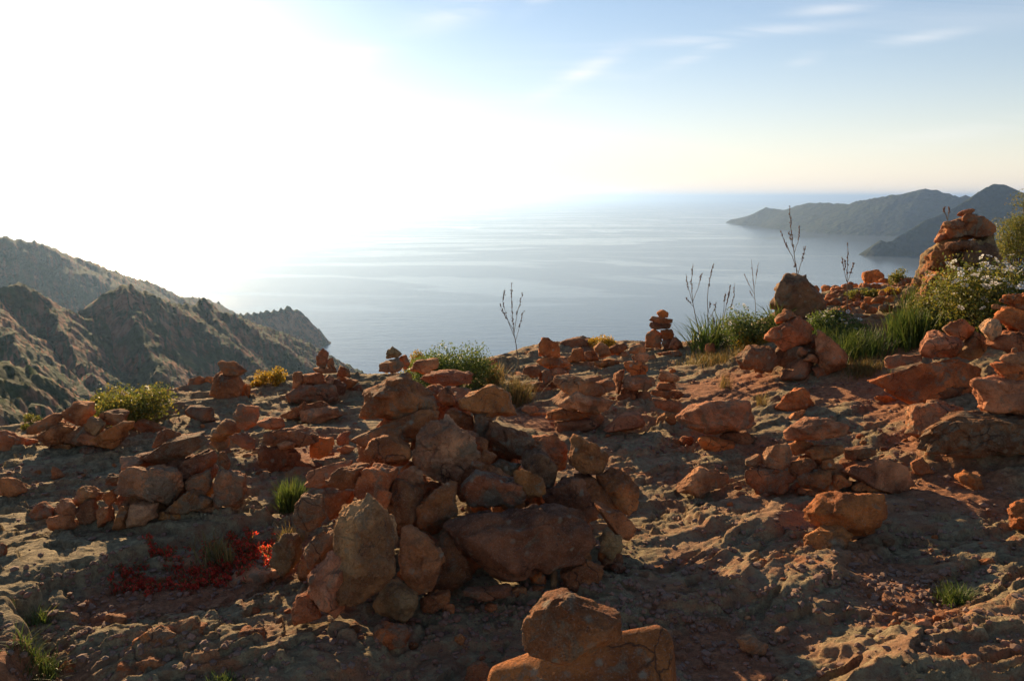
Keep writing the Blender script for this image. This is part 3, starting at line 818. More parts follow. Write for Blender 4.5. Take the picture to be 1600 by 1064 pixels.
for k in range(46):      # small stones wedged into the gaps
    x = rgm.uniform(500, 965); top = 650 + 230 * (abs(x - 700) / 270) ** 1.4
    y = rgm.uniform(top, 930)
    w = rgm.uniform(16, 34)
    big.append((rgm.choice('rpbokr'), blob(x, y, w, w * rgm.uniform(.55, .95), rgm.uniform(-40, 40), k), 0.06))
build_pile('huge sprawling cairn in the middle foreground, a pale slab standing at its left', big, 'cairns piled on the rocky plateau', lean=0.42, seed=1)

build_pile('low cairn of flat stones right of the huge one, a pointed pink slab on top', [
 ('p',[1225,673,1239,667,1261,650,1329,670,1329,681,1292,687,1230,690],-.02,.8),('b',[1258,704,1267,694,1318,694,1320,707,1301,718,1261,715],-.03),
 ('k',[1318,701,1363,695,1368,712,1351,719,1320,718],.02),('p',[1165,729,1164,721,1185,709,1194,718,1191,729],.02),('p',[1192,718,1205,698,1230,692,1237,707,1236,723,1222,735,1196,729],-.02),
 ('b',[1233,735,1236,721,1256,714,1275,718,1275,729,1250,740,1239,747],0),('r',[1160,752,1165,735,1188,729,1227,738,1239,752,1233,766,1205,776,1171,769],-.02),
 ('b',[1247,752,1253,740,1301,733,1295,752,1284,764,1250,760],-.02),('b',[1246,774,1248,762,1278,767,1278,777],-.03),('o',[1281,771,1301,740,1329,752,1326,760,1309,769],-.03),
 ('p',[1316,740,1368,715,1425,726,1422,757,1411,774,1377,769,1346,749],.0,.7),('r',[1329,763,1351,747,1374,757,1377,770,1329,769],-.05),
 ('k',[1227,771,1244,752,1250,760,1236,773],0),('r',[1239,695,1258,692,1260,706,1245,707],.02),('b',[1283,720,1301,717,1308,734,1283,734],.02),('k',blob(1290,742,70,44),.12,1.2),('k',blob(1340,728,60,30),.1,1.1),('r',blob(1262,727,50,36),.12,1.1),('r',blob(1250,699,40,24),.05)],
 'cairns piled on the rocky plateau', lean=0.3, seed=2)

build_pile('two stone stack: a wide pale rounded boulder balanced on a small wedge', [
 ('p',[1057,656,1061,642,1084,628,1126,621,1171,625,1182,645,1182,664,1151,681,1098,681,1067,670],.0,.9),('o',[1095,681,1151,695,1148,704,1120,711,1098,701,1090,688],-.03),('k',blob(1150,684,60,30),.1,1.2),('r',blob(1072,688,24,18),0)],
 'cairns piled on the rocky plateau', lean=0.1, seed=3)

build_pile('cairn built on a long tilted slab at the right, brown blocks heaped on its back', [
 ('o',[1359,597,1378,587,1458,560,1490,561,1534,574,1540,590,1531,632,1509,635,1416,633,1388,616],0,.7),('p',[1380,560,1384,555,1439,553,1440,563,1388,576,1380,573],.04),
 ('p',[1434,552,1448,523,1471,515,1499,536,1493,557,1451,560],.0),('r',[1472,512,1499,498,1522,513,1509,529,1496,534],.0),('g',[1496,557,1509,533,1522,517,1544,536,1534,557,1515,563],.03),
 ('k',blob(1480,548,60,26),.1,1.1),('k',blob(1490,615,100,50),.15,1.1),('r',blob(1497,520,24,20),.05)],
 'cairns piled on the rocky plateau', lean=0.25, seed=4)
build_pile('cairn on the smooth grey boulder at the right edge', [
 ('k',[1440,715,1442,692,1490,644,1528,638,1600,646,1690,670,1700,724,1520,726,1458,721],0,.8),
 ('p',[1515,589,1554,585,1610,590,1635,650,1560,653,1534,644],.0,.9),('o',[1546,568,1566,565,1610,575,1625,600,1573,595],.0),
 ('p',[1558,561,1566,552,1600,550,1635,565,1600,575,1570,571],0),('r',[1580,552,1581,545,1587,543,1590,553],0)],
 'cairns piled on the rocky plateau', lean=0.15, seed=5)
build_pile('cairn of orange blocks half cut off by the right edge beside the white flowers', [
 ('o',[1562,471,1566,459,1600,456,1640,465,1635,487,1590,482],0),('o',[1555,497,1566,478,1600,483,1625,500,1590,519],0),
 ('l',[1531,516,1547,497,1560,500,1563,519,1550,533],-.03),('r',[1541,540,1563,513,1600,513,1650,520,1650,556,1566,554],0,.9),('p',blob(1556,480,14,9),0),('k',blob(1615,600,90,90),.35,1.2)],
 'cairns piled on the rocky plateau', lean=0.15, seed=6)
build_pile('cairn below the big grey boulder, a humped block leaning on a pink wedge', [
 ('r',[1193,532,1199,520,1253,493,1271,514,1268,535,1223,550,1205,538],0),('r',[1211,499,1229,482,1247,496,1229,505,1211,506],0),
 ('p',[1272,547,1272,515,1325,556,1322,580,1292,583,1271,565],-.03,.8),('k',[1150,562,1168,538,1211,541,1217,571,1205,583,1162,577],0),
 ('k',[1220,592,1250,559,1268,568,1262,589,1238,595],-.04),('r',[1245,553,1250,541,1262,550,1259,556],-.03),('p',[1256,562,1268,553,1280,559,1277,568],-.04),
 ('r',[1268,575,1290,570,1300,588,1275,592],-.02),('k',blob(1240,560,70,44),.14,1.2),('r',blob(1216,591,14,8),0),('r',blob(1265,535,34,30),.08,1.1),('p',blob(1236,563,8,6),-.05)],
 'cairns piled on the rocky plateau', lean=0.2, seed=7)
build_pile('slim little tower of thin dark stones standing against the sea', [
 ('o',[1026,489,1033,484,1045,489,1044,496,1030,497],0),('r',[1014,499,1020,494,1051,499,1049,505,1027,506],0),('k',[1014,509,1018,503,1050,506,1045,515,1018,515],0),
 ('r',[1008,538,1009,522,1024,513,1036,521,1034,545,1009,542],-.02),('o',[1032,516,1051,514,1054,529,1036,533],0),('k',[1033,532,1055,528,1057,545,1036,547],.0)],
 'cairns piled on the rocky plateau', lean=0.08, seed=8)
build_pile('cairn with an upright orange block on flat slabs behind the bare stalk', [
 ('o',[841,559,848,529,857,527,875,541,876,559],0),('o',[837,563,841,560,877,557,893,570,893,579,857,575],0,.9),('p',[816,584,823,573,843,569,848,586,834,591],.02),
 ('r',[846,593,850,579,862,577,866,597,850,602],0),('r',[830,615,832,603,864,603,866,611,850,617],0),('p',[852,583,870,573,892,579,892,596,862,598],.06,1.1),('k',blob(842,607,50,24),.06,1.1),('k',blob(862,592,44,30),.12,1.2)],
 'cairns piled on the rocky plateau', lean=0.2, seed=9)
build_pile('cairn with a wide hollowed boulder overhanging two thin slabs, behind the huge one', [
 ('l',[859,614,864,600,880,606,930,620,945,606,959,613,956,642,936,649,895,640,875,632],-.03,.8),
 ('p',[864,598,867,587,888,584,942,602,948,612,918,626,886,616],-.02,.8),('o',[852,656,857,642,877,638,904,641,918,651,900,658],0),
 ('k',[866,672,868,656,927,654,938,665,927,672,895,676],0),('r',[930,598,958,590,962,610,945,616],.06),('k',blob(915,652,60,30),.12,1.2)],
 'cairns piled on the rocky plateau', lean=0.12, seed=10)
build_pile('tall narrow cairn of tan and red stones with a tilted pale stone near its top', [
 ('p',[979,548,990,538,1001,536,1010,550,995,554],0),('l',[986,557,1001,550,1010,552,1013,563,1004,568,990,563],0),('l',[1010,559,1024,554,1026,563,1013,567],.02),
 ('o',[974,566,986,562,1013,570,1010,587,988,588],0),('p',[972,593,977,586,1022,591,1024,602,1008,611,977,610],0),('r',[959,582,977,577,974,588,968,617,961,617],.03),
 ('b',[963,633,963,620,986,613,995,620,992,629,974,635],0),('k',[992,624,999,611,1017,614,1019,631,997,634],0),('k',blob(985,612,30,20),.06,1.1)],
 'cairns piled on the rocky plateau', lean=0.12, seed=11)
build_pile('knee high stack of flat orange stones with two chips on its top', [
 ('p',[1028,591,1033,577,1044,582,1062,591,1056,598,1033,597],0),('o',[1046,580,1049,576,1056,577,1057,584,1048,585],0),('r',[1024,606,1028,597,1056,597,1056,609,1030,611],0),
 ('b',[1017,618,1022,608,1062,609,1071,615,1062,624,1042,623],0),('p',[1018,621,1040,623,1065,625,1067,638,1051,645,1026,637],0),
 ('r',[1015,656,1017,643,1036,645,1024,658],0),('b',[1024,667,1028,653,1040,644,1058,645,1058,667],0)],
 'cairns piled on the rocky plateau', lean=0.08, seed=12)
build_pile('pyramid cairn with a thin standing finger on top, left of the huge one', [
 ('r',[495,573,499,549,505,544,513,550,511,575],0),('b',[511,575,514,559,520,559,523,577],0),('p',[489,578,493,573,523,574,526,583,502,584],0),('r',[470,598,478,582,502,582,507,598,490,604],0),
 ('l',[508,589,514,585,523,589,520,601,511,601],-.02),('r',[456,607,457,580,472,580,475,592,466,609],.02),('r',[521,601,530,588,562,595,538,613],0),
 ('r',[526,589,532,571,547,580,547,590],.02),('k',[541,611,562,600,568,610,556,617],0),('p',[445,619,469,599,520,601,528,625,505,633,451,631],0,.9),('k',blob(515,605,60,30),.12,1.2)],
 'cairns piled on the rocky plateau', lean=0.15, seed=13)
build_pile('cairn of a fat upright stone with a tilted cap stone', [
 ('b',[340,567,349,563,364,564,385,579,376,588,352,585],0),('r',[328,612,331,600,334,584,346,579,372,584,378,595,376,621,361,634,340,631],0),
 ('r',[288,609,297,594,313,587,320,594,306,610],.0),('o',[302,609,310,594,331,588,336,603,319,611],.02),('o',[372,594,391,600,391,621,377,627],.03),('b',[290,642,301,633,334,633,337,657,313,660],-.03)],
 'cairns piled on the rocky plateau', lean=0.1, seed=14)
build_pile('wide cairn at the left with a slanting dark slab over a big pink boulder', [
 ('r',[238,699,250,672,265,669,283,675,274,698],0),('k',[220,717,229,704,271,696,301,675,329,696,289,722,250,728],-.02,.8),('p',[188,714,217,712,223,723,199,740,191,735],0),
 ('k',[275,734,280,720,334,702,340,717,319,734,289,745],.02),('r',[341,722,343,705,352,705,361,723,358,734],.02),
 ('p',[182,757,190,745,226,726,271,732,286,754,262,791,211,777,187,769],-.02,.9),('r',[290,750,328,733,331,760,319,774,292,765],.03),
 ('b',[262,796,298,763,331,781,328,790,301,802],-.02),('p',[334,790,334,732,361,735,385,745,382,781,367,796],0),('p',[310,799,313,788,352,796,331,808],-.02),
 ('l',[199,823,202,784,247,785,244,808,223,822],-.02),('b',[245,814,247,797,286,802,286,813],-.01),('r',[174,829,190,790,200,793,196,825],-.01),
 ('r',[149,796,174,790,177,811,156,825],0),('p',[120,796,129,784,147,778,153,817,126,819],0),('r',[116,781,132,758,162,772,156,781,123,790],.04),
 ('p',[87,796,99,778,114,781,120,805,100,808],.0),('r',[47,804,66,784,86,795,86,810,69,816],0),('r',[77,829,77,806,117,803,117,828],0),
 ('o',[159,777,180,763,183,781,171,790],.02),('r',[164,757,168,740,187,742,183,759],.04),('k',blob(262,765,150,70),.16,1.2),('k',blob(300,735,90,50),.12,1.2),('k',blob(240,718,60,30),.08,1.1),('k',blob(225,795,90,44),.12,1.2)],
 'cairns piled on the rocky plateau', lean=0.25, seed=15)
build_pile('low cairn at the far left with a long plank-like stone leaning on it', [
 ('r',[38,678,45,666,81,645,98,645,93,657,54,680],-.02,.6),('r',[98,644,120,627,144,633,147,648,129,667,102,656],0),('b',[57,682,96,656,117,666,114,686,75,698],0),
 ('b',[75,701,90,690,117,693,114,707,87,709],0),('l',[132,672,144,650,165,663,147,685],-.04),('r',[120,689,132,675,168,684,156,695],0),
 ('r',[138,692,195,657,207,660,180,702,150,701],.02),('p',[153,653,168,639,200,644,195,659,174,665],.05),('k',[126,707,129,696,162,704,144,716],0),('k',blob(135,680,80,40),.12,1.2)],
 'cairns piled on the rocky plateau', lean=0.2, seed=16)
build_pile('spread heap of small rosy stones between the left cairns and the huge one', [
 ('r',[364,648,376,630,388,630,404,640,402,660,385,674,370,668],0),('p',[331,681,352,654,370,663,376,675,340,692],0),('p',[328,692,346,678,359,684,355,704,343,704],0),
 ('p',[361,684,379,675,400,687,397,704,379,704],0),('r',[400,661,418,652,439,652,445,667,424,672],0),('p',[409,691,439,670,466,664,499,679,496,691,466,702,424,699],.02),
 ('o',[483,694,499,682,522,682,520,706,499,717,483,714],0),('p',[432,694,445,688,463,693,460,702,436,702],-.04),('r',[400,724,403,703,424,697,466,706,469,726,430,739],0),
 ('r',[436,730,469,718,505,727,460,744],-.02),('p',[525,685,535,676,547,673,544,694,529,696],0),('p',blob(388,716,26,16),0),('r',blob(352,706,24,14),0),('p',blob(420,684,24,20),0),('r',blob(410,741,24,12),0),('p',[526,702,541,696,555,700,544,714],0),('p',blob(516,712,18,12),0)],
 'cairns piled on the rocky plateau', name='stone_heap', cat='stone heap', lean=0.2, seed=17)
build_pile('two long low slabs lying one behind the other below the pyramid cairn', [
 ('p',[466,640,490,636,532,634,535,649,502,663,472,655],-.02,.8),('r',[439,648,475,631,508,626,515,634,470,647,445,654],.03,.8)], None, name='slab_pair', cat='rock slabs', lean=0.2, seed=18)
build_pile('row of mixed blocks, one pink, along the skyline left of the little tower', [
 ('r',[886,565,895,545,911,543,916,565,900,568],0),('o',[913,550,931,548,936,565,916,565],.02),('p',[927,543,936,534,947,541,956,556,936,560],0),('r',[950,543,977,536,981,545,968,554,956,556],.02),('l',[967,556,974,547,983,552,983,558],0),('b',blob(950,568,50,16),0,.9)],
 None, name='stone_row', cat='stone row', lean=0.2, seed=19)
build_pile('tumbled low wall of squared stones in the grass below the tall rock outcrop', [
 ('r',blob(1352,500,24,14),0),('k',blob(1376,498,24,16),0),('r',blob(1398,499,18,14),0),('b',blob(1340,507,18,12),0),('b',blob(1362,485,22,14),.02),('r',blob(1384,482,24,14),.02),('g',blob(1402,484,16,14),.02),
 ('r',blob(1372,470,22,13),.04),('p',blob(1390,467,18,12),.04),('o',blob(1352,478,14,12),.03),('b',blob(1412,497,18,14),0),('p',blob(1378,458,12,9),.05)],
 None, name='stone_wall', cat='stone wall', lean=0.3, seed=20)
build_pile('tall rounded rock outcrop at the upper right crowned with loose red stones', [
 ('b',[1441,470,1438,434,1463,401,1495,398,1505,430,1480,480],-.05,1.0),('g',[1435,434,1452,390,1479,374,1544,368,1563,384,1568,440,1523,470,1457,450],.05,.9),
 ('r',[1461,378,1476,346,1501,340,1523,335,1547,349,1553,369,1495,374],.05,.9),('r',[1495,337,1500,331,1512,327,1520,331,1512,338],.0),('o',[1511,366,1508,350,1519,345,1524,362],-.12),
 ('p',[1460,377,1468,368,1480,362,1479,370,1466,380],-.12),('r',blob(1500,360,20,20),-.12),('o',blob(1470,405,46,40),-.12),('b',blob(1452,445,30,50),-.14),('g',blob(1530,400,60,40),-.1),('k',blob(1500,385,50,22),-.14),('o',blob(1487,430,30,36),-.16),('b',blob(1548,420,36,50),-.08),('r',blob(1515,342,22,16),-.08),('p',blob(1480,352,16,14),-.1),('r',blob(1537,355,28,24),-.10),('k',blob(1490,352,30,14),-.1),('b',blob(1510,470,110,70),.1,1.1),('g',blob(1450,475,40,44),0)],
 None, name='rock_outcrop', cat='rock outcrop', lean=0.1, seed=21, rough=1.0)

# ------------------------------------------------------------------ single rocks on the ground
def rock(label, tint, poly, dy=0.0, tk=0.9, Y=None, group=None, seed=None, name='rock', rough=1.0):
    a = np.array(poly, float).reshape(-1, 2); lo, hi = a.min(0), a.max(0)
    if Y is None:
        Y0 = front_y((lo[0] + hi[0]) / 2, hi[1] - 1)
        Y = Y0 + 0.5 * 0.5 * tk * math.sqrt((hi - lo)[0] * (hi - lo)[1]) * Y0 / F_PX + dy
    rock.n += 1
    o, *_ = make_stone(name, a, Y, tk, seed or 500 + rock.n, tint, rough=rough)
    tag(o, label, 'rock', group)
    return o
rock.n = 0
rock('large tilted orange slab cut off by the bottom edge with a boulder sitting on it', 'o', [762,1052,831,1024,972,1003,1046,984,1062,1011,1075,1420,740,1420], Y=1.84, tk=.6, rough=.13, seed=9)
rock('angular boulder with bright rims sitting on the slab at the bottom edge', 'b', [813,1002,820,972,837,942,856,929,889,925,973,964,969,989,900,1030,872,1025,842,1027], Y=1.70, tk=.85, rough=.6)
rock('dark rough rock at the bottom edge, left of the orange slab', 'k', [715,1085,735,1037,760,1032,775,1050,770,1090])
rock('big humped boulder with a black top in front of the low flat cairn', 'o', [1258,800,1284,777,1312,767,1380,771,1382,808,1366,839,1330,833,1290,826,1266,818])
rock('low brown stone tucked under the left foot of the black topped boulder', 'b', [1256,855,1262,835,1280,824,1312,819,1332,834,1325,860])
rock('pink wedge rock lying on open ground left of the low flat cairn', 'p', [1057,769,1084,735,1092,729,1137,740,1134,755,1098,778])
rock('rough orange block behind the pointed slab of the low cairn', 'o', [1208,640,1233,614,1256,605,1272,639,1250,652,1225,650])
rock('red sliver leaning below the rough orange block', 'r', [1224,664,1239,645,1262,640,1250,652,1232,668])
rock('square pink block wedged between the tilted slab and the grey boulder', 'p', [1418,678,1423,632,1458,623,1509,635,1506,650,1464,672,1445,685])
rock('small red egg shaped stone alone on the orange ground at the right', 'o', [1496,742,1509,734,1534,747,1536,763,1522,767,1499,753])
rock('small dark red stone at the left toe of the grey boulder', 'r', [1423,723,1439,714,1458,737,1428,742])
rock('orange stone cut off by the right edge of the picture', 'o', [1576,800,1590,780,1630,780,1630,834,1585,829])
rock('thin orange flake under the tip of the tilted slab', 'o', [1366,620,1385,617,1400,624,1397,631,1372,628])
rock('great grey lichen covered boulder behind the humped cairn', 'g', [1207,500,1205,468,1223,429,1238,426,1265,438,1289,468,1287,495,1250,505], tk=.9)
rock('pale stone showing through the white flowers', 'p', [1493,458,1504,431,1517,420,1536,425,1536,442,1506,464])
rock('mushroom shaped orange boulder on the skyline at the right', 'o', [1348,438,1350,425,1367,421,1381,431,1380,443,1353,444])
rock('dark low boulder on the skyline behind the upright orange block', 'k', [870,540,885,528,912,527,922,534,915,548,880,550])
rock('short red stone standing like a post in the dry grass', 'r', [1101,542,1103,537,1116,535,1118,557,1103,560])
rock('thin red slab lying right of the slim little tower', 'r', [1026,552,1060,547,1066,555,1035,560])
rock('small dark stone at the foot of the slim little tower', 'k', [1045,543,1054,526,1068,541,1060,550])
rock('pink triangular rock in front of the tall narrow cairn', 'p', [943,674,970,647,995,643,1010,663,1004,669,963,676])
rock('little red rock on the skyline beside the green bush', 'r', [760,580,763,561,776,560,782,582,770,588])
rock('round brown stone cut off by the left edge next to the far left cairn', 'r', [-12,712,-6,675,15,671,33,684,30,703])
rock('small stone between the edge stone and the far left cairn', 'r', [33,701,39,683,60,687,57,698])
rock('flat red stone right of the far left cairn', 'r', [205,662,223,654,256,669,250,679,217,673], tk=.8)
rock('grey brown stone low at the left edge of the picture', 'b', [-8,767,3,745,18,745,39,769,18,777])
rock('upright red splinter in the hollow below the far left cairn', 'r', [80,750,81,728,99,745])
rock('brown stone at the very left edge beside the ledge', 'r', [-12,880,0,848,10,855,12,878])
rock('light red block with a flat end, largest of the loose stones lower left', 'o', [211,1027,210,995,250,978,275,990,272,1002,245,1020])
rock('cube shaped stone right of the largest loose stone, lower left', 'r', [280,987,295,970,325,972,327,1000,305,1004,285,1000])
rock('small stone hidden half behind the cube shaped stone', 'r', [266,974,295,964,292,984,272,989])
rock('little stone touching the cube shaped stone on its right', 'r', [327,976,350,975,348,987,328,990])
rock('wedge stone casting a shadow near the red succulents, lower left', 'p', [159,984,167,958,198,962,190,977,163,986])
rock('small pointed stone just behind the shadowed wedge stone', 'r', [129,952,137,936,155,950,150,958,132,958])
rock('small tilted stone left of the largest loose stone', 'b', [187,1032,205,1011,212,1022,207,1036,195,1038])
rock('small stone in front of the small tilted stone', 'r', [181,1050,185,1034,210,1045,195,1055])
rock('flat oval stone in front of the largest loose stone', 'p', [213,1035,237,1026,260,1037,242,1053,220,1048])
rock('low flat stone behind the brown rock, lower left centre', 'p', [345,967,358,959,375,965,367,974])
rock('rough brown rock half grown into the ground, lower left centre', 'b', [366,994,372,979,412,983,416,1008,395,1014])
rock('long low stone bordering the red succulents on the right', 'p', [335,924,350,910,400,892,440,890,435,902,370,924])
rock('small stone in front of the long low stone', 'r', [146,1000,152,989,160,990,156,1002])
rock('orange block at the bottom edge in the grass', 'o', [88,1052,110,1030,127,1045,107,1068])
rock('rounded square stone lying alone before the huge cairn', 'o', [581,986,589,973,634,973,643,986,637,1008,613,1014,586,1010])
rock('pink loose stone on the shaded ground right of the slab', 'p', [1148,997,1170,991,1201,1008,1197,1021,1180,1026,1155,1010])
rock('small pink stone in the big shadow right of the huge cairn', 'p', [1066,892,1078,881,1098,886,1096,898])
rock('brown stone in the shade just right of the bottom boulder', 'b', [978,944,986,938,1006,940,1008,958,990,962])
rock('dark red stone at the upper rim of the rubble patch', 'r', [1530,877,1547,872,1558,881,1546,895])
rock('long red pebble right under the green tuft in the rubble', 'p', [1477,956,1482,953,1507,954,1505,965,1480,965])
rock('round red stone at the lower rim of the rubble patch', 'p', [1426,972,1446,965,1458,977,1442,988])
rock('grey stone in the gap under the black topped boulder, right side', 'g', blob(1388,846,20,14))
rock('small yellow stone at the bottom edge right of centre', 'o', blob(1255,1060,26,14))
rock('red flake on the ground between the wide boulder stack and the pink wedge rock', 'o', blob(1103,716,28,9))
rock('half buried red stone left of the thin slabs', 'p', blob(828,640,30,16))
rock('orange slab behind the grass tuft, left of the thin slabs', 'o', blob(845,648,40,10))
rock('pale stone in the grass right of the low wall', 'p', blob(1443,498,26,20))
rock('pink stone just left of the humped cairn', 'r', blob(1140,590,22,9))

# small stones one can count but not tell apart
MARKS = [(1490,930,'the rubble tuft'),(1515,750,'the red egg shaped stone'),(1320,805,'the black topped boulder'),(1095,755,'the pink wedge rock'),(1270,725,'the low flat cairn'),
 (1120,655,'the balanced wide boulder'),(890,985,'the rimmed bottom boulder'),(1172,1008,'the pink stone in shade'),(612,990,'the rounded square stone'),(1082,888,'the pink shade stone'),
 (980,870,'the huge cairn right foot'),(240,1005,'the largest loose stone'),(310,985,'the cube shaped stone'),(180,970,'the shadowed wedge stone'),(390,995,'the half buried rock'),(390,905,'the long low stone'),
 (230,910,'the dull red plant'),(480,960,'the huge cairn left foot'),(130,815,'the wide left cairn'),(300,800,'the wide left cairn'),(120,680,'the far left cairn'),(355,610,'the fat upright cairn'),
 (500,600,'the pyramid cairn'),(450,690,'the rosy stone heap'),(455,780,'the feathery tuft'),(900,640,'the wide hollowed boulder'),(990,590,'the tall narrow cairn'),(1045,620,'the flat stone stack'),(1230,560,'the humped cairn'),
 (855,570,'the upright orange block'),(1430,600,'the long tilted slab'),(1520,690,'the smooth grey boulder'),(1240,630,'the rough orange block'),(975,660,'the pink triangular rock'),(1600,950,'the right picture edge'),(60,870,'the ledge at the left'),(1450,850,'the red sandy flat')]
TW = {'r': 'red', 'o': 'orange', 'p': 'pinkish', 'g': 'grey', 'b': 'brown', 'k': 'dark', 'l': 'pale'}
def where(x, y):
    mx, my, nm = min(MARKS, key=lambda q: (q[0] - x) ** 2 + 2.5 * (q[1] - y) ** 2)
    dx, dy = x - mx, (y - my) * 1.6
    far = 'far ' if math.hypot(dx, dy) > 75 else ''
    if abs(dx) > abs(dy) * 2.2: return far + ('right of ' if dx > 0 else 'left of ') + nm
    if abs(dy) > abs(dx) * 2.2: return far + ('in front of ' if dy > 0 else 'behind ') + nm
    return far + ('in front and ' if dy > 0 else 'behind and ') + ('right of ' if dx > 0 else 'left of ') + nm
USED = set()
def scatter(group, spots, n, size, seed, tints='rrpobk'):
    rg = random.Random(seed)
    for k in range(n):
        cx, cy, sx, sy = rg.choice(spots)
        x = rg.gauss(cx, sx); y = rg.gauss(cy, sy)
        if y > 1062 or x < 2 or x > 1598: continue
        for _ in range(60):
            u = rg.random(); f = rg.uniform(0.45, 0.85); t = rg.choice(tints)
            sz = 'tiny ' if u < 0.33 else 'small ' if u < 0.72 else 'fist-sized '
            lb = sz + ('flat ' if f < 0.56 else 'blocky ' if f > 0.74 else '') + TW[t] + ' stone ' + where(x, y)
            if lb not in USED: break
            if _ % 6 == 5:
                cx, cy, sx, sy = rg.choice(spots); x = rg.gauss(cx, sx); y = min(max(rg.gauss(cy, sy), 585), 1060); x = min(max(x, 4), 1596)
        USED.add(lb)
        w = (size[0] + (size[1] - size[0]) * u) * (0.45 + y / 1500)
        rock(lb, t, blob(x, y, w, w * f, rg.uniform(-20, 20), seed + k), group=group, tk=1.0, seed=seed * 100 + k)
scatter('rubble stones beside the green tuft',
        [(1430,930,28,18),(1420,965,25,12),(1490,900,40,12),(1390,945,20,14)], 46, (9, 20), 61)
scatter('small stones in the shadow of the huge cairn',
        [(1010,930,60,30),(1080,950,60,30),(880,960,60,15),(1100,880,20,15),(680,985,60,18)], 44, (8, 18), 62, 'rpbkg')
scatter('small stones on the sunlit rock at the right',
        [(1180,780,60,25),(1150,720,60,12),(1480,850,80,20),(1350,690,30,15),(1100,835,40,20),(1250,900,80,30),(1400,715,20,10)], 55, (7, 16), 63)
scatter('small stones on the bare rock at the lower left',
        [(150,960,50,25),(250,1030,70,20),(420,960,40,25),(60,900,40,20),(240,900,60,12),(470,1000,70,25)], 44, (8, 18), 64)
scatter('small stones among the middle cairns',
        [(900,690,60,10),(1100,640,60,15),(560,640,40,15),(300,660,50,15),(60,730,40,15),(440,760,50,15),(980,650,40,15),(1180,610,50,8),(780,600,30,10)], 60, (8, 17), 65)
def mound():
    rg = random.Random(66); st = []
    for k in range(105):
        cx, cy, sx, sy = rg.choice([(1310,457,16,6),(1345,454,22,7),(1390,457,25,8),(1420,467,20,14),(1300,475,12,8),(1325,470,16,8),(1425,445,10,6)])
        x = rg.gauss(cx, sx); y = max(rg.gauss(cy, sy), 440); w = rg.uniform(9, 22)
        st.append((rg.choice('rropbk'), blob(x, y, w, w * rg.uniform(.5, .85), rg.uniform(-20, 20), k)))
    root = bpy.data.objects.new('rubble_mound', None); COL.objects.link(root)
    c, _ = ground_hit(1360, 465); root.location = Vector((c[0], c[1], gz(c[0], c[1])))
    for k, (t, pl) in enumerate(st):
        a = np.array(pl).reshape(-1, 2); lo, hi = a.min(0), a.max(0)
        Y0 = front_y((lo[0] + hi[0]) / 2, hi[1] - 1)
        make_stone('stone', a, Y0 + 0.04, 1.0, 6600 + k, t, root)
    tag(root, 'low mound of orange rubble between the great grey boulder and the tall outcrop', 'rubble mound')
mound()

# gravel: thousands of chips, one object
def gravel(n, seed):
    rg = np.random.RandomState(seed)
    D, Fv = ico(1)
    spots = np.array([(1420,940,110,45,3),(1430,900,90,25,2),(1010,930,110,60,3),(1090,1000,90,50,2),(650,990,150,40,1.5),(850,960,120,30,2),(250,900,90,25,1.5),(150,970,100,50,2),
        (300,1030,150,35,1.2),(1150,700,120,20,1),(450,830,50,40,1),(1200,800,140,50,1.2),(1500,800,100,50,1.5),(1350,690,60,40,1),(900,690,120,15,1),(1350,600,60,20,.7),(400,690,120,40,1.2),(1000,600,150,40,1.2),(100,760,80,30,1),(800,850,700,160,6)], float)
    pr = spots[:, 4] / spots[:, 4].sum()
    k = rg.choice(len(spots), n, p=pr)
    x = rg.normal(spots[k, 0], spots[k, 2]); y = rg.normal(spots[k, 1], spots[k, 3])
    y = np.clip(y, 600, 1150)
    d = FWD[None] + RT[None] * ((x - 800) / F_PX)[:, None] + UP[None] * ((532 - y) / F_PX)[:, None]
    # onto the mean ground, then down to the true surface below
    t = -1.57 / d[:, 2]
    for _ in range(6):
        X = d[:, 0] * t; Y = d[:, 1] * t; Z = H(X, Y); t = t * (0.4 + 0.6 * np.clip(Z / (d[:, 2] * t), 0.7, 1.3))
    X = d[:, 0] * t; Y = d[:, 1] * t; Z = H(X, Y)
    s = rg.uniform(0, 1, n) ** 2.2 * 0.017 + 0.0028
    sc = s[:, None] * rg.uniform(0.6, 1.25, (n, 3)) * [1, 1, 0.7]
    th = rg.uniform(0, 2 * math.pi, n); c, sn = np.cos(th), np.sin(th)
    V = D[None] * sc[:, None, :] * rg.uniform(0.62, 1.25, (n, len(D), 1))
    Vx = V[..., 0] * c[:, None] - V[..., 1] * sn[:, None]; Vy = V[..., 0] * sn[:, None] + V[..., 1] * c[:, None]
    V = np.stack([Vx + X[:, None], Vy + Y[:, None], V[..., 2] + (Z + s * 0.15)[:, None]], -1).reshape(-1, 3)
    Fa = (Fv[None] + (np.arange(n) * len(D))[:, None, None]).reshape(-1, 3)
    o = link('gravel', np_mesh('gravel', V, Fa, False), GRAVEL, kind='stuff')
    o['label'] = 'loose reddish gravel and chips scattered over the rock ground'; o['category'] = 'gravel'
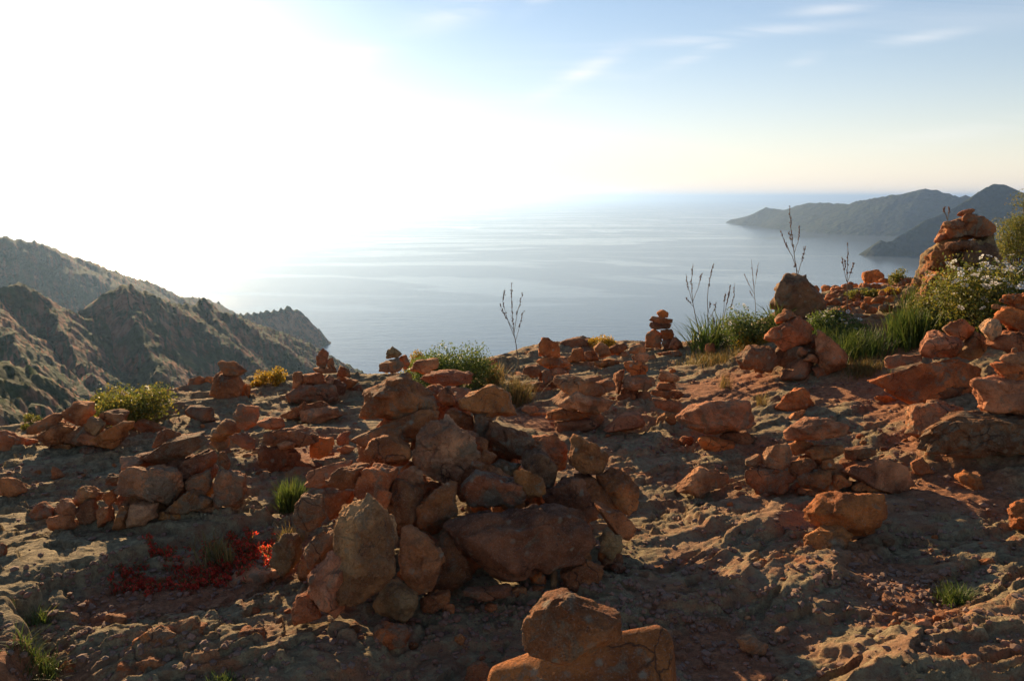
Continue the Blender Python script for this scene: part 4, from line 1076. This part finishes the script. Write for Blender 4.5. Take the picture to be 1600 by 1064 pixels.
def make_gravel_mat():
    m, nt, bs, out = mat_new('gravel')
    g = N(nt, 'ShaderNodeNewGeometry')
    rp = N(nt, 'ShaderNodeValToRGB'); nt.links.new(g.outputs['Random Per Island'], rp.inputs[0])
    el = rp.color_ramp.elements
    el[0].color = (0.10, 0.06, 0.045, 1); el[1].color = (0.30, 0.165, 0.11, 1); e = el.new(0.35); e.color = (0.26, 0.11, 0.06, 1); e = el.new(0.7); e.color = (0.15, 0.11, 0.08, 1)
    v = N(nt, 'ShaderNodeTexCoord').outputs['Object']
    nt.links.new(nmix(nt, 0.5, rp.outputs[0], nmix(nt, nnoise(nt, v, 160, 3, 0.7), (0.08, 0.045, 0.03), (0.34, 0.19, 0.12))), bs.inputs['Base Color'])
    bs.inputs['Roughness'].default_value = 0.9
    return m
GRAVEL = make_gravel_mat()
gravel(7500, 5)
# ------------------------------------------------------------------ plants
def leaf_quads(C, rg, L, W, up=0.2):
    """a pointed leaf (one quad) at each centre"""
    n = len(C)
    a = rg.normal(size=(n, 3)); a[:, 2] += up; a /= np.linalg.norm(a, axis=1)[:, None]
    b = np.cross(a, rg.normal(size=(n, 3))); b /= np.linalg.norm(b, axis=1)[:, None]
    l = L * rg.uniform(0.6, 1.25, (n, 1)); w = W * rg.uniform(0.7, 1.2, (n, 1))
    nrm = np.cross(a, b)
    V = np.stack([C - a * l * .5, C + b * w * .5 + nrm * w * .15, C + a * l * .5, C - b * w * .5 + nrm * w * .15], 1).reshape(-1, 3)
    return V, np.arange(n * 4).reshape(-1, 4)
def tube(P, rads, seg=5):
    P = np.array(P, float); n = len(P); Vs = []
    T = np.gradient(P, axis=0); T /= np.linalg.norm(T, axis=1)[:, None] + 1e-9
    for i in range(n):
        u = np.cross(T[i], [0.3, 1, 0.1]); u /= np.linalg.norm(u); v = np.cross(T[i], u)
        for k in range(seg):
            a = 2 * math.pi * k / seg
            Vs.append(P[i] + rads[i] * (math.cos(a) * u + math.sin(a) * v))
    Fs = [[i * seg + k, i * seg + (k + 1) % seg, (i + 1) * seg + (k + 1) % seg, (i + 1) * seg + k] for i in range(n - 1) for k in range(seg)]
    return np.array(Vs), np.array(Fs)
def merge(parts):
    Vs, Fs, o = [], [], 0
    for V, Fq in parts:
        Vs.append(V); Fs.append(Fq + o); o += len(V)
    return np.concatenate(Vs), np.concatenate(Fs)

def shrub(label, px, py, w, h, n, mat, L=0.022, W=0.011, seed=0, Y=None, clumps=16, cat='shrub', name='shrub', depth=None, flowers=None, group=None):
    """px, py = foot in the photo; w, h = size in photo pixels"""
    rg = np.random.RandomState(seed + 900)
    if Y is None: Y = front_y(px, py)
    B = at_y(px, py, Y); m = (B @ FWD) / F_PX
    B[2] = min(B[2], gz(B[0], B[1])) if Y < 9.5 else B[2]
    ww, hh = w * m, h * m; dd = (depth or ww * 0.8)
    root = bpy.data.objects.new(name, None); COL.objects.link(root); root.location = Vector(B)
    tag(root, label, cat, group)
    cs = []
    for k in range(clumps):
        a = rg.uniform(0, 2 * math.pi); rr = math.sqrt(rg.uniform(0, 1))
        top = math.sqrt(max(0, 1 - rr ** 2 * 0.85))
        z = hh * (0.12 + 0.74 * top * rg.uniform(0.25, 1.0))
        cs.append((ww * 0.42 * rr * math.cos(a), dd * 0.42 * rr * math.sin(a), z, rg.uniform(0.16, 0.30) * min(ww, hh * 1.6)))
    cs = np.array(cs)
    k = rg.choice(clumps, n, p=cs[:, 3] ** 2 / (cs[:, 3] ** 2).sum())
    dv = rg.normal(size=(n, 3)); dv /= np.linalg.norm(dv, axis=1)[:, None]
    C = cs[k, :3] + dv * (cs[k, 3] * rg.uniform(0.35, 1.08, n))[:, None] * [1, 1, 0.85]
    C[:, 2] = np.maximum(C[:, 2], 0.005)
    V, Fq = leaf_quads(C, rg, L, W, 0.6)
    link('foliage', np_mesh('foliage', V, Fq), mat, root)
    st = []
    for c in cs:
        P = [np.array([c[0] * 0.1, c[1] * 0.1, -0.02]), np.array([c[0] * .5, c[1] * .5, c[2] * .45]) + rg.normal(0, ww * .02, 3), c[:3]]
        st.append(tube(P, [0.006, 0.0045, 0.002], 4))
    V, Fq = merge(st); link('stem', np_mesh('stem', V, Fq), STEM, root)
    if flowers:
        nf, rad = flowers
        fl = []
        cand = C[np.argsort(-(C[:, 2] - C[:, 1] * 0.5 + rg.normal(0, hh * .18, n)))][:max(nf * 8, 8)]
        for q in cand[rg.choice(len(cand), nf, replace=False)]:
            f = bpy.data.objects.new('flower', FLOWER); COL.objects.link(f); f.parent = root
            f.location = Vector(q + [0, -0.01, 0.012]); s = rad / 0.02 * rg.uniform(.75, 1.15); f.scale = (s, s, s)
            f.rotation_euler = (rg.uniform(-0.2, 1.1), rg.uniform(-.5, .5), rg.uniform(0, 6))
    return root
def flower_mesh():
    V = [(0, 0, 0)]; Fq = []; mats = []
    for k in range(5):
        a = 2 * math.pi * k / 5; i = len(V)
        for da, r, z in ((-.28, .010, .001), (-.52, .019, .004), (0, .0225, .002), (.52, .019, .004), (.28, .010, .001)):
            V.append((r * math.cos(a + da), r * math.sin(a + da), z + 0.0008 * (k % 2)))
        Fq += [(0, i, i + 2, i + 4), (i, i + 1, i + 2, i + 2), (i + 4, i + 2, i + 3, i + 3)]
    Fq = [tuple(dict.fromkeys(f)) for f in Fq]; mats = [0] * len(Fq)
    j = len(V); V.append((0, 0, .007))
    for k in range(6):
        V.append((.0055 * math.cos(k * math.pi / 3), .0055 * math.sin(k * math.pi / 3), .0035))
    for k in range(6): Fq.append((j, j + 1 + k, j + 1 + (k + 1) % 6)); mats.append(1)
    me = bpy.data.meshes.new('flower'); me.from_pydata(V, [], Fq); me.materials.append(PETAL); me.materials.append(PISTIL)
    me.polygons.foreach_set('material_index', mats); me.update()
    return me
FLOWER = flower_mesh()

def blades(B, rg, L, W, lean=0.5, droop=0.5):
    n = len(B)
    a = rg.uniform(0, 2 * math.pi, n); ln = lean * rg.uniform(0.2, 1.2, n)
    dx, dy = np.cos(a) * ln, np.sin(a) * ln
    l = L * rg.uniform(0.5, 1.1, n); w = W * rg.uniform(.7, 1.2, n)
    sx, sy = -np.sin(a + rg.uniform(-.8, .8, n)) * w, np.cos(a + rg.uniform(-.8, .8, n)) * w
    Vs = []
    for t, ws in ((0, .8), (.35, 1), (.7, .75), (1, .08)):
        hx = dx * l * (t + droop * t * t); hy = dy * l * (t + droop * t * t); hz = l * (t - droop * ln * t * t * 0.6)
        for sg in (-.5, .5):
            Vs.append(np.stack([B[:, 0] + hx + sg * sx * ws, B[:, 1] + hy + sg * sy * ws, B[:, 2] + hz], -1))
    V = np.stack(Vs, 1).reshape(-1, 3)
    f = np.array([[0, 1, 3, 2], [2, 3, 5, 4], [4, 5, 7, 6]])
    return V, (f[None] + (np.arange(n) * 8)[:, None, None]).reshape(-1, 4)
def tuft(label, px, py, w, n, L, mat, W=0.003, seed=0, lean=0.45, droop=0.5, cat='grass tuft', name='grass_tuft', dep=None, group=None, kind=None):
    rg = np.random.RandomState(seed + 400)
    Y = front_y(px, py); B = at_y(px, py, Y); m = (B @ FWD) / F_PX
    B[2] = gz(B[0], B[1]); rad = w * m * 0.5; dep = dep or rad
    q = rg.normal(0, 0.45, (n, 2)) * [rad, dep]
    z = H(q[:, 0] + B[0], q[:, 1] + B[1]) - B[2]
    V, Fq = blades(np.stack([q[:, 0], q[:, 1], z - 0.005], -1), rg, L, W, lean, droop)
    if kind:
        o = link(name, np_mesh(name, V, Fq), mat, None, Vector(B), kind); o['label'] = label; o['category'] = cat
        return o
    o = link(name, np_mesh(name, V, Fq), mat, None, Vector(B)); tag(o, label, cat, group)
    return o

shrub('rounded olive bush behind the far left cairn', 205, 662, 120, 68, 5200, LEAF_OLIVE, .026, .013, 1, clumps=26)
shrub('low side shoot of bush beyond the olive bush, catching the light', 150, 652, 60, 36, 1300, LEAF_OLIVE, .024, .012, 2, clumps=9)
shrub('tiny bright green bush at the far left edge of the plateau', 50, 672, 30, 30, 600, LEAF_OLIVE, .02, .011, 3, clumps=7)
shrub('small golden yellow bush on a thin stem left of the pyramid cairn', 428, 606, 46, 36, 1500, LEAF_YELLOW, .024, .013, 4, clumps=10)
shrub('low yellow bush hugging the rim beside the golden one', 403, 606, 22, 16, 350, LEAF_YELLOW, .02, .011, 5, clumps=5)
shrub('dense green bush with yellow tips behind the huge cairn', 703, 612, 126, 74, 11000, LEAF_GREEN, .024, .012, 6, clumps=40)
shrub('yellow flowering end of bush just left of the dense green bush', 652, 590, 40, 42, 1300, LEAF_YELLOW, .022, .012, 7, clumps=9)
shrub('small yellow cushion plant on the skyline above the pink block', 938, 546, 44, 22, 1300, LEAF_YELLOW, .022, .012, 8, clumps=12)
shrub('dark round green cushion bush with white flowers left of the grey boulder', 1165, 545, 96, 66, 5200, LEAF_GREEN, .026, .012, 9, clumps=24, flowers=(10, .017))
shrub('yellowish small bush in front of the dark cushion bush', 1172, 548, 50, 34, 1300, LEAF_YELLOW, .022, .011, 10, clumps=10)
shrub('green bush dotted with white flowers right of the grey boulder', 1305, 530, 90, 50, 4200, LEAF_GREEN, .026, .012, 11, clumps=20, flowers=(20, .019))
shrub('broad rockrose bush covered in white flowers under the tall outcrop', 1540, 520, 185, 120, 15000, LEAF_OLIVE, .028, .013, 12, clumps=44, flowers=(110, .026))
shrub('smaller rockrose bush with white flowers left of the broad one', 1460, 522, 70, 74, 3600, LEAF_OLIVE, .026, .012, 13, clumps=16, flowers=(26, .022))
shrub('tall twiggy heath bush rising at the upper right edge', 1590, 440, 84, 156, 8000, LEAF_OLIVE, .024, .008, 14, clumps=40)
shrub('small olive bush on the skyline right of the mushroom boulder', 1404, 446, 38, 24, 900, LEAF_OLIVE, .024, .012, 15, clumps=9)
shrub('green mat of low bush on the rubble mound', 1345, 466, 60, 16, 1500, LEAF_OLIVE, .02, .01, 16, clumps=14)
shrub('olive mat of low bush right on the rubble mound', 1388, 463, 40, 14, 1000, LEAF_YELLOW, .02, .01, 17, clumps=10)

def succulent(label, spots, seed, n, name='red_succulent'):
    rg = np.random.RandomState(seed); parts = []
    c0, _ = ground_hit(spots[0][0], spots[0][1])
    B = np.array([c0[0], c0[1], 0.0]); B[2] = gz(B[0], B[1])
    for (px, py, sx, sy, wt) in spots:
        k = int(n * wt)
        nc = max(4, k // 22); cX = rg.normal(px, sx, nc); cY = rg.normal(py, sy, nc); j = rg.randint(0, nc, k)
        X = cX[j] + rg.normal(0, 3.2, k); Yp = cY[j] + rg.normal(0, 1.8, k)
        d = FWD[None] + RT[None] * ((X - 800) / F_PX)[:, None] + UP[None] * ((532 - Yp) / F_PX)[:, None]
        t = -1.60 / d[:, 2]; x = d[:, 0] * t; y = d[:, 1] * t; z = H(x, y)
        C = np.stack([x, y, z + rg.uniform(0.004, 0.034, k)], -1) - B
        parts.append(leaf_quads(C, rg, 0.022, 0.008, 0.9))
    V, Fq = merge(parts)
    o = link(name, np_mesh(name, V, Fq), LEAF_RED, None, Vector(B)); tag(o, label, 'succulent plant')
succulent('bright red fleshy ground plant spreading beside the long low stone', [(390,872,22,10,1.2),(350,895,26,9,.9),(318,908,20,6,.6),(372,860,24,7,.5)], 31, 1100)
succulent('dull red fleshy plant creeping in the hollow under the ledge', [(205,912,18,5,.7),(215,918,22,6,.8),(255,878,14,4,.4),(290,915,18,5,.5),(235,890,30,6,.3)], 32, 800)

tuft('bright green feathery tuft left of the huge cairn', 455, 806, 34, 420, .17, GRASS, .0045, 1, .35)
tuft('thin pale grass below the feathery tuft', 455, 850, 36, 160, .09, GRASS_DRY, .003, 2, .5)
tuft('dry reddish grass blades standing in the red succulents', 335, 888, 40, 90, .13, GRASS_DRY, .0045, 3, .35)
tuft('second bunch of dry blades right in the red succulents', 358, 893, 20, 50, .13, GRASS_DRY, .0045, 33, .25)
tuft('loose green and straw grass clump in the lower left corner', 62, 1066, 60, 380, .07, GRASS, .003, 4, .8, kind='stuff')
tuft('darker wisps of grass above the corner clump, lower left', 62, 985, 40, 70, .08, GRASS, .003, 5, .5)
tuft('short green grass at the bottom edge left of centre', 350, 1070, 50, 160, .04, GRASS, .003, 6, .6)
tuft('dry golden grass clump behind the shoulder of the huge cairn', 810, 628, 44, 420, .20, GRASS_DRY, .004, 7, .4)
tuft('brown grass beside the dense green bush on the rim', 772, 606, 40, 300, .22, GRASS_DRY, .004, 8, .4)
tuft('small green tuft growing in the rubble patch, lower right', 1490, 944, 44, 420, .075, GRASS, .0028, 9, .7)
tuft('few thin blades left of the balanced wide boulder', 1133, 612, 22, 90, .12, GRASS_DRY, .003, 10, .4)
tuft('little grass between the wide boulder and the rough orange block', 1190, 645, 24, 110, .12, GRASS_DRY, .003, 11, .5)
tuft('long strap leaved clump under the dry stalks at the sea edge', 1110, 545, 70, 260, .36, GRASS, .011, 12, .55, .7, cat='asphodel leaves', name='asphodel_leaves')
tuft('strap leaves at the left foot of the grey boulder', 1212, 520, 26, 60, .30, GRASS, .011, 13, .5, .7, cat='asphodel leaves', name='asphodel_leaves')
tuft('dense long green grass between the low wall and the rockrose', 1425, 538, 70, 1100, .30, GRASS, .007, 14, .4)
tuft('green grass to the right of the humped cairn', 1340, 555, 90, 1100, .20, GRASS, .005, 15, .5)
tuft('golden dry grass strip between the humped cairn and the tilted slab', 1350, 586, 60, 700, .10, GRASS_DRY, .004, 16, .5, kind='stuff')
tuft('golden grass strip between the slim tower and the humped cairn', 1120, 566, 90, 1100, .11, GRASS_DRY, .004, 17, .5)
tuft('green grass around the foot of the tall outcrop', 1460, 490, 90, 900, .26, GRASS, .006, 18, .4)
tuft('low wild grass in the hollow before the rubble mound', 1290, 545, 60, 700, .20, GRASS, .005, 19, .5, kind='stuff')

def asphodel(label, foot, stems, seed, Y=None, group='dry branching flower stalks'):
    """foot px; stems: list of px polylines, first one is the main stem"""
    rg = np.random.RandomState(seed + 70)
    if Y is None: Y = front_y(*foot) + 0.02
    B = at_y(foot[0], foot[1], Y); m = (B @ FWD) / F_PX
    root = bpy.data.objects.new('asphodel_stalk', None); COL.objects.link(root); root.location = Vector(B)
    tag(root, label, 'dry flower stalk', group)
    parts, buds = [], []
    for si, (poly, r) in enumerate(stems):
        a = np.array(poly, float).reshape(-1, 2)
        dyy = rg.uniform(-.04, .04) if si else 0
        P = np.array([at_y(x, y, Y) for x, y in a]) - B
        t = np.linspace(0, 1, len(P)); P[:, 1] += dyy * t
        tt = np.linspace(0, 1, max(8, len(P) * 4)); Q = np.stack([np.interp(tt, t, P[:, i]) for i in range(3)], -1)
        Q[1:-1] = (Q[:-2] + Q[1:-1] * 2 + Q[2:]) / 4
        Q[1:-1] += rg.normal(0, .0015, (len(Q) - 2, 3))
        parts.append(tube(Q, np.linspace(r, r * .4, len(Q)), 5))
        n = int(len(a) * 7)
        if r < .0045 or si == 0:
            for k in range(n):
                u = rg.uniform(0.45 if si else 0.6, 1.0); c = np.array([np.interp(u, tt, Q[:, i]) for i in range(3)]) + rg.normal(0, .004, 3)
                buds.append(c)
    V, Fq = merge(parts); link('stem', np_mesh('stem', V, Fq), STALK, root)
    D, Fv = ico(1); bu = []
    for c in buds:
        s = rg.uniform(.003, .0065)
        bu.append((D * [s, s, s * 1.5] + c, Fv))
    V, Fq = merge(bu); link('seed_pods', np_mesh('seed_pods', V, Fq), BUD, root, kind='stuff')
asphodel('lone dry branching stalk standing against the sea behind the huge cairn', (812, 582), [([812,582,808,550,803,520,800,490,799,442],.005),([804,527,793,500,785,470,789,452],.003),([803,522,808,490,817,458],.003),([802,515,790,495,781,475],.0028),([805,535,812,510,818,485],.0025)], 1)
asphodel('tallest dry stalk, rising in front of the grey boulder', (1247, 500), [([1247,500,1247,465,1246,432,1240,390,1236,360,1234,322],.0055),([1246,425,1238,400,1227,380,1220,360],.0035),([1246,430,1253,405,1257,386],.0035),([1241,395,1248,375,1249,354],.003),([1238,385,1232,362],.0025),([1243,410,1240,416],.002)], 2)
asphodel('short dry stalk with three tips between the tallest one and the leaf clump', (1181, 500), [([1181,500,1180,470,1177,440,1174,405],.0045),([1179,460,1170,445,1162,428],.003),([1178,455,1182,430,1185,410],.003),([1179,468,1172,455],.0025)], 3)
asphodel('dry stalk standing on the rubble mound before the mushroom boulder', (1324, 492), [([1324,492,1324,460,1324,425,1325,380],.0045),([1323,440,1317,420,1313,402],.003),([1324,442,1330,425,1335,410],.003),([1324,430,1321,405],.0025)], 4)
asphodel('leftmost dry stalk of the leaf clump, forked near the top', (1094, 535), [([1094,535,1088,500,1082,470,1080,440,1083,412],.0048),([1083,475,1076,450,1073,428],.003),([1083,470,1092,445,1096,427],.003),([1084,480,1072,465],.0025)], 5)
asphodel('slightly curved dry stalk of the leaf clump, ending above the others', (1108, 535), [([1108,535,1106,495,1105,460,1110,430,1115,412],.0045),([1107,500,1116,485,1120,473],.0028),([1106,490,1109,470],.0022)], 6)
asphodel('pair of bare straight stalks at the right of the leaf clump', (1125, 535), [([1125,535,1130,500,1137,470,1141,447],.0042),([1128,520,1138,495,1146,465,1148,442],.0035),([1128,505,1132,470,1133,457],.0028),([1120,520,1112,490],.0022)], 7)
asphodel('thin blackened twig on top of the tall outcrop', (1482, 350), [([1482,350,1479,338,1475,330,1476,324],.004),([1481,342,1485,332,1486,324],.003)], 8, Y=7.2)
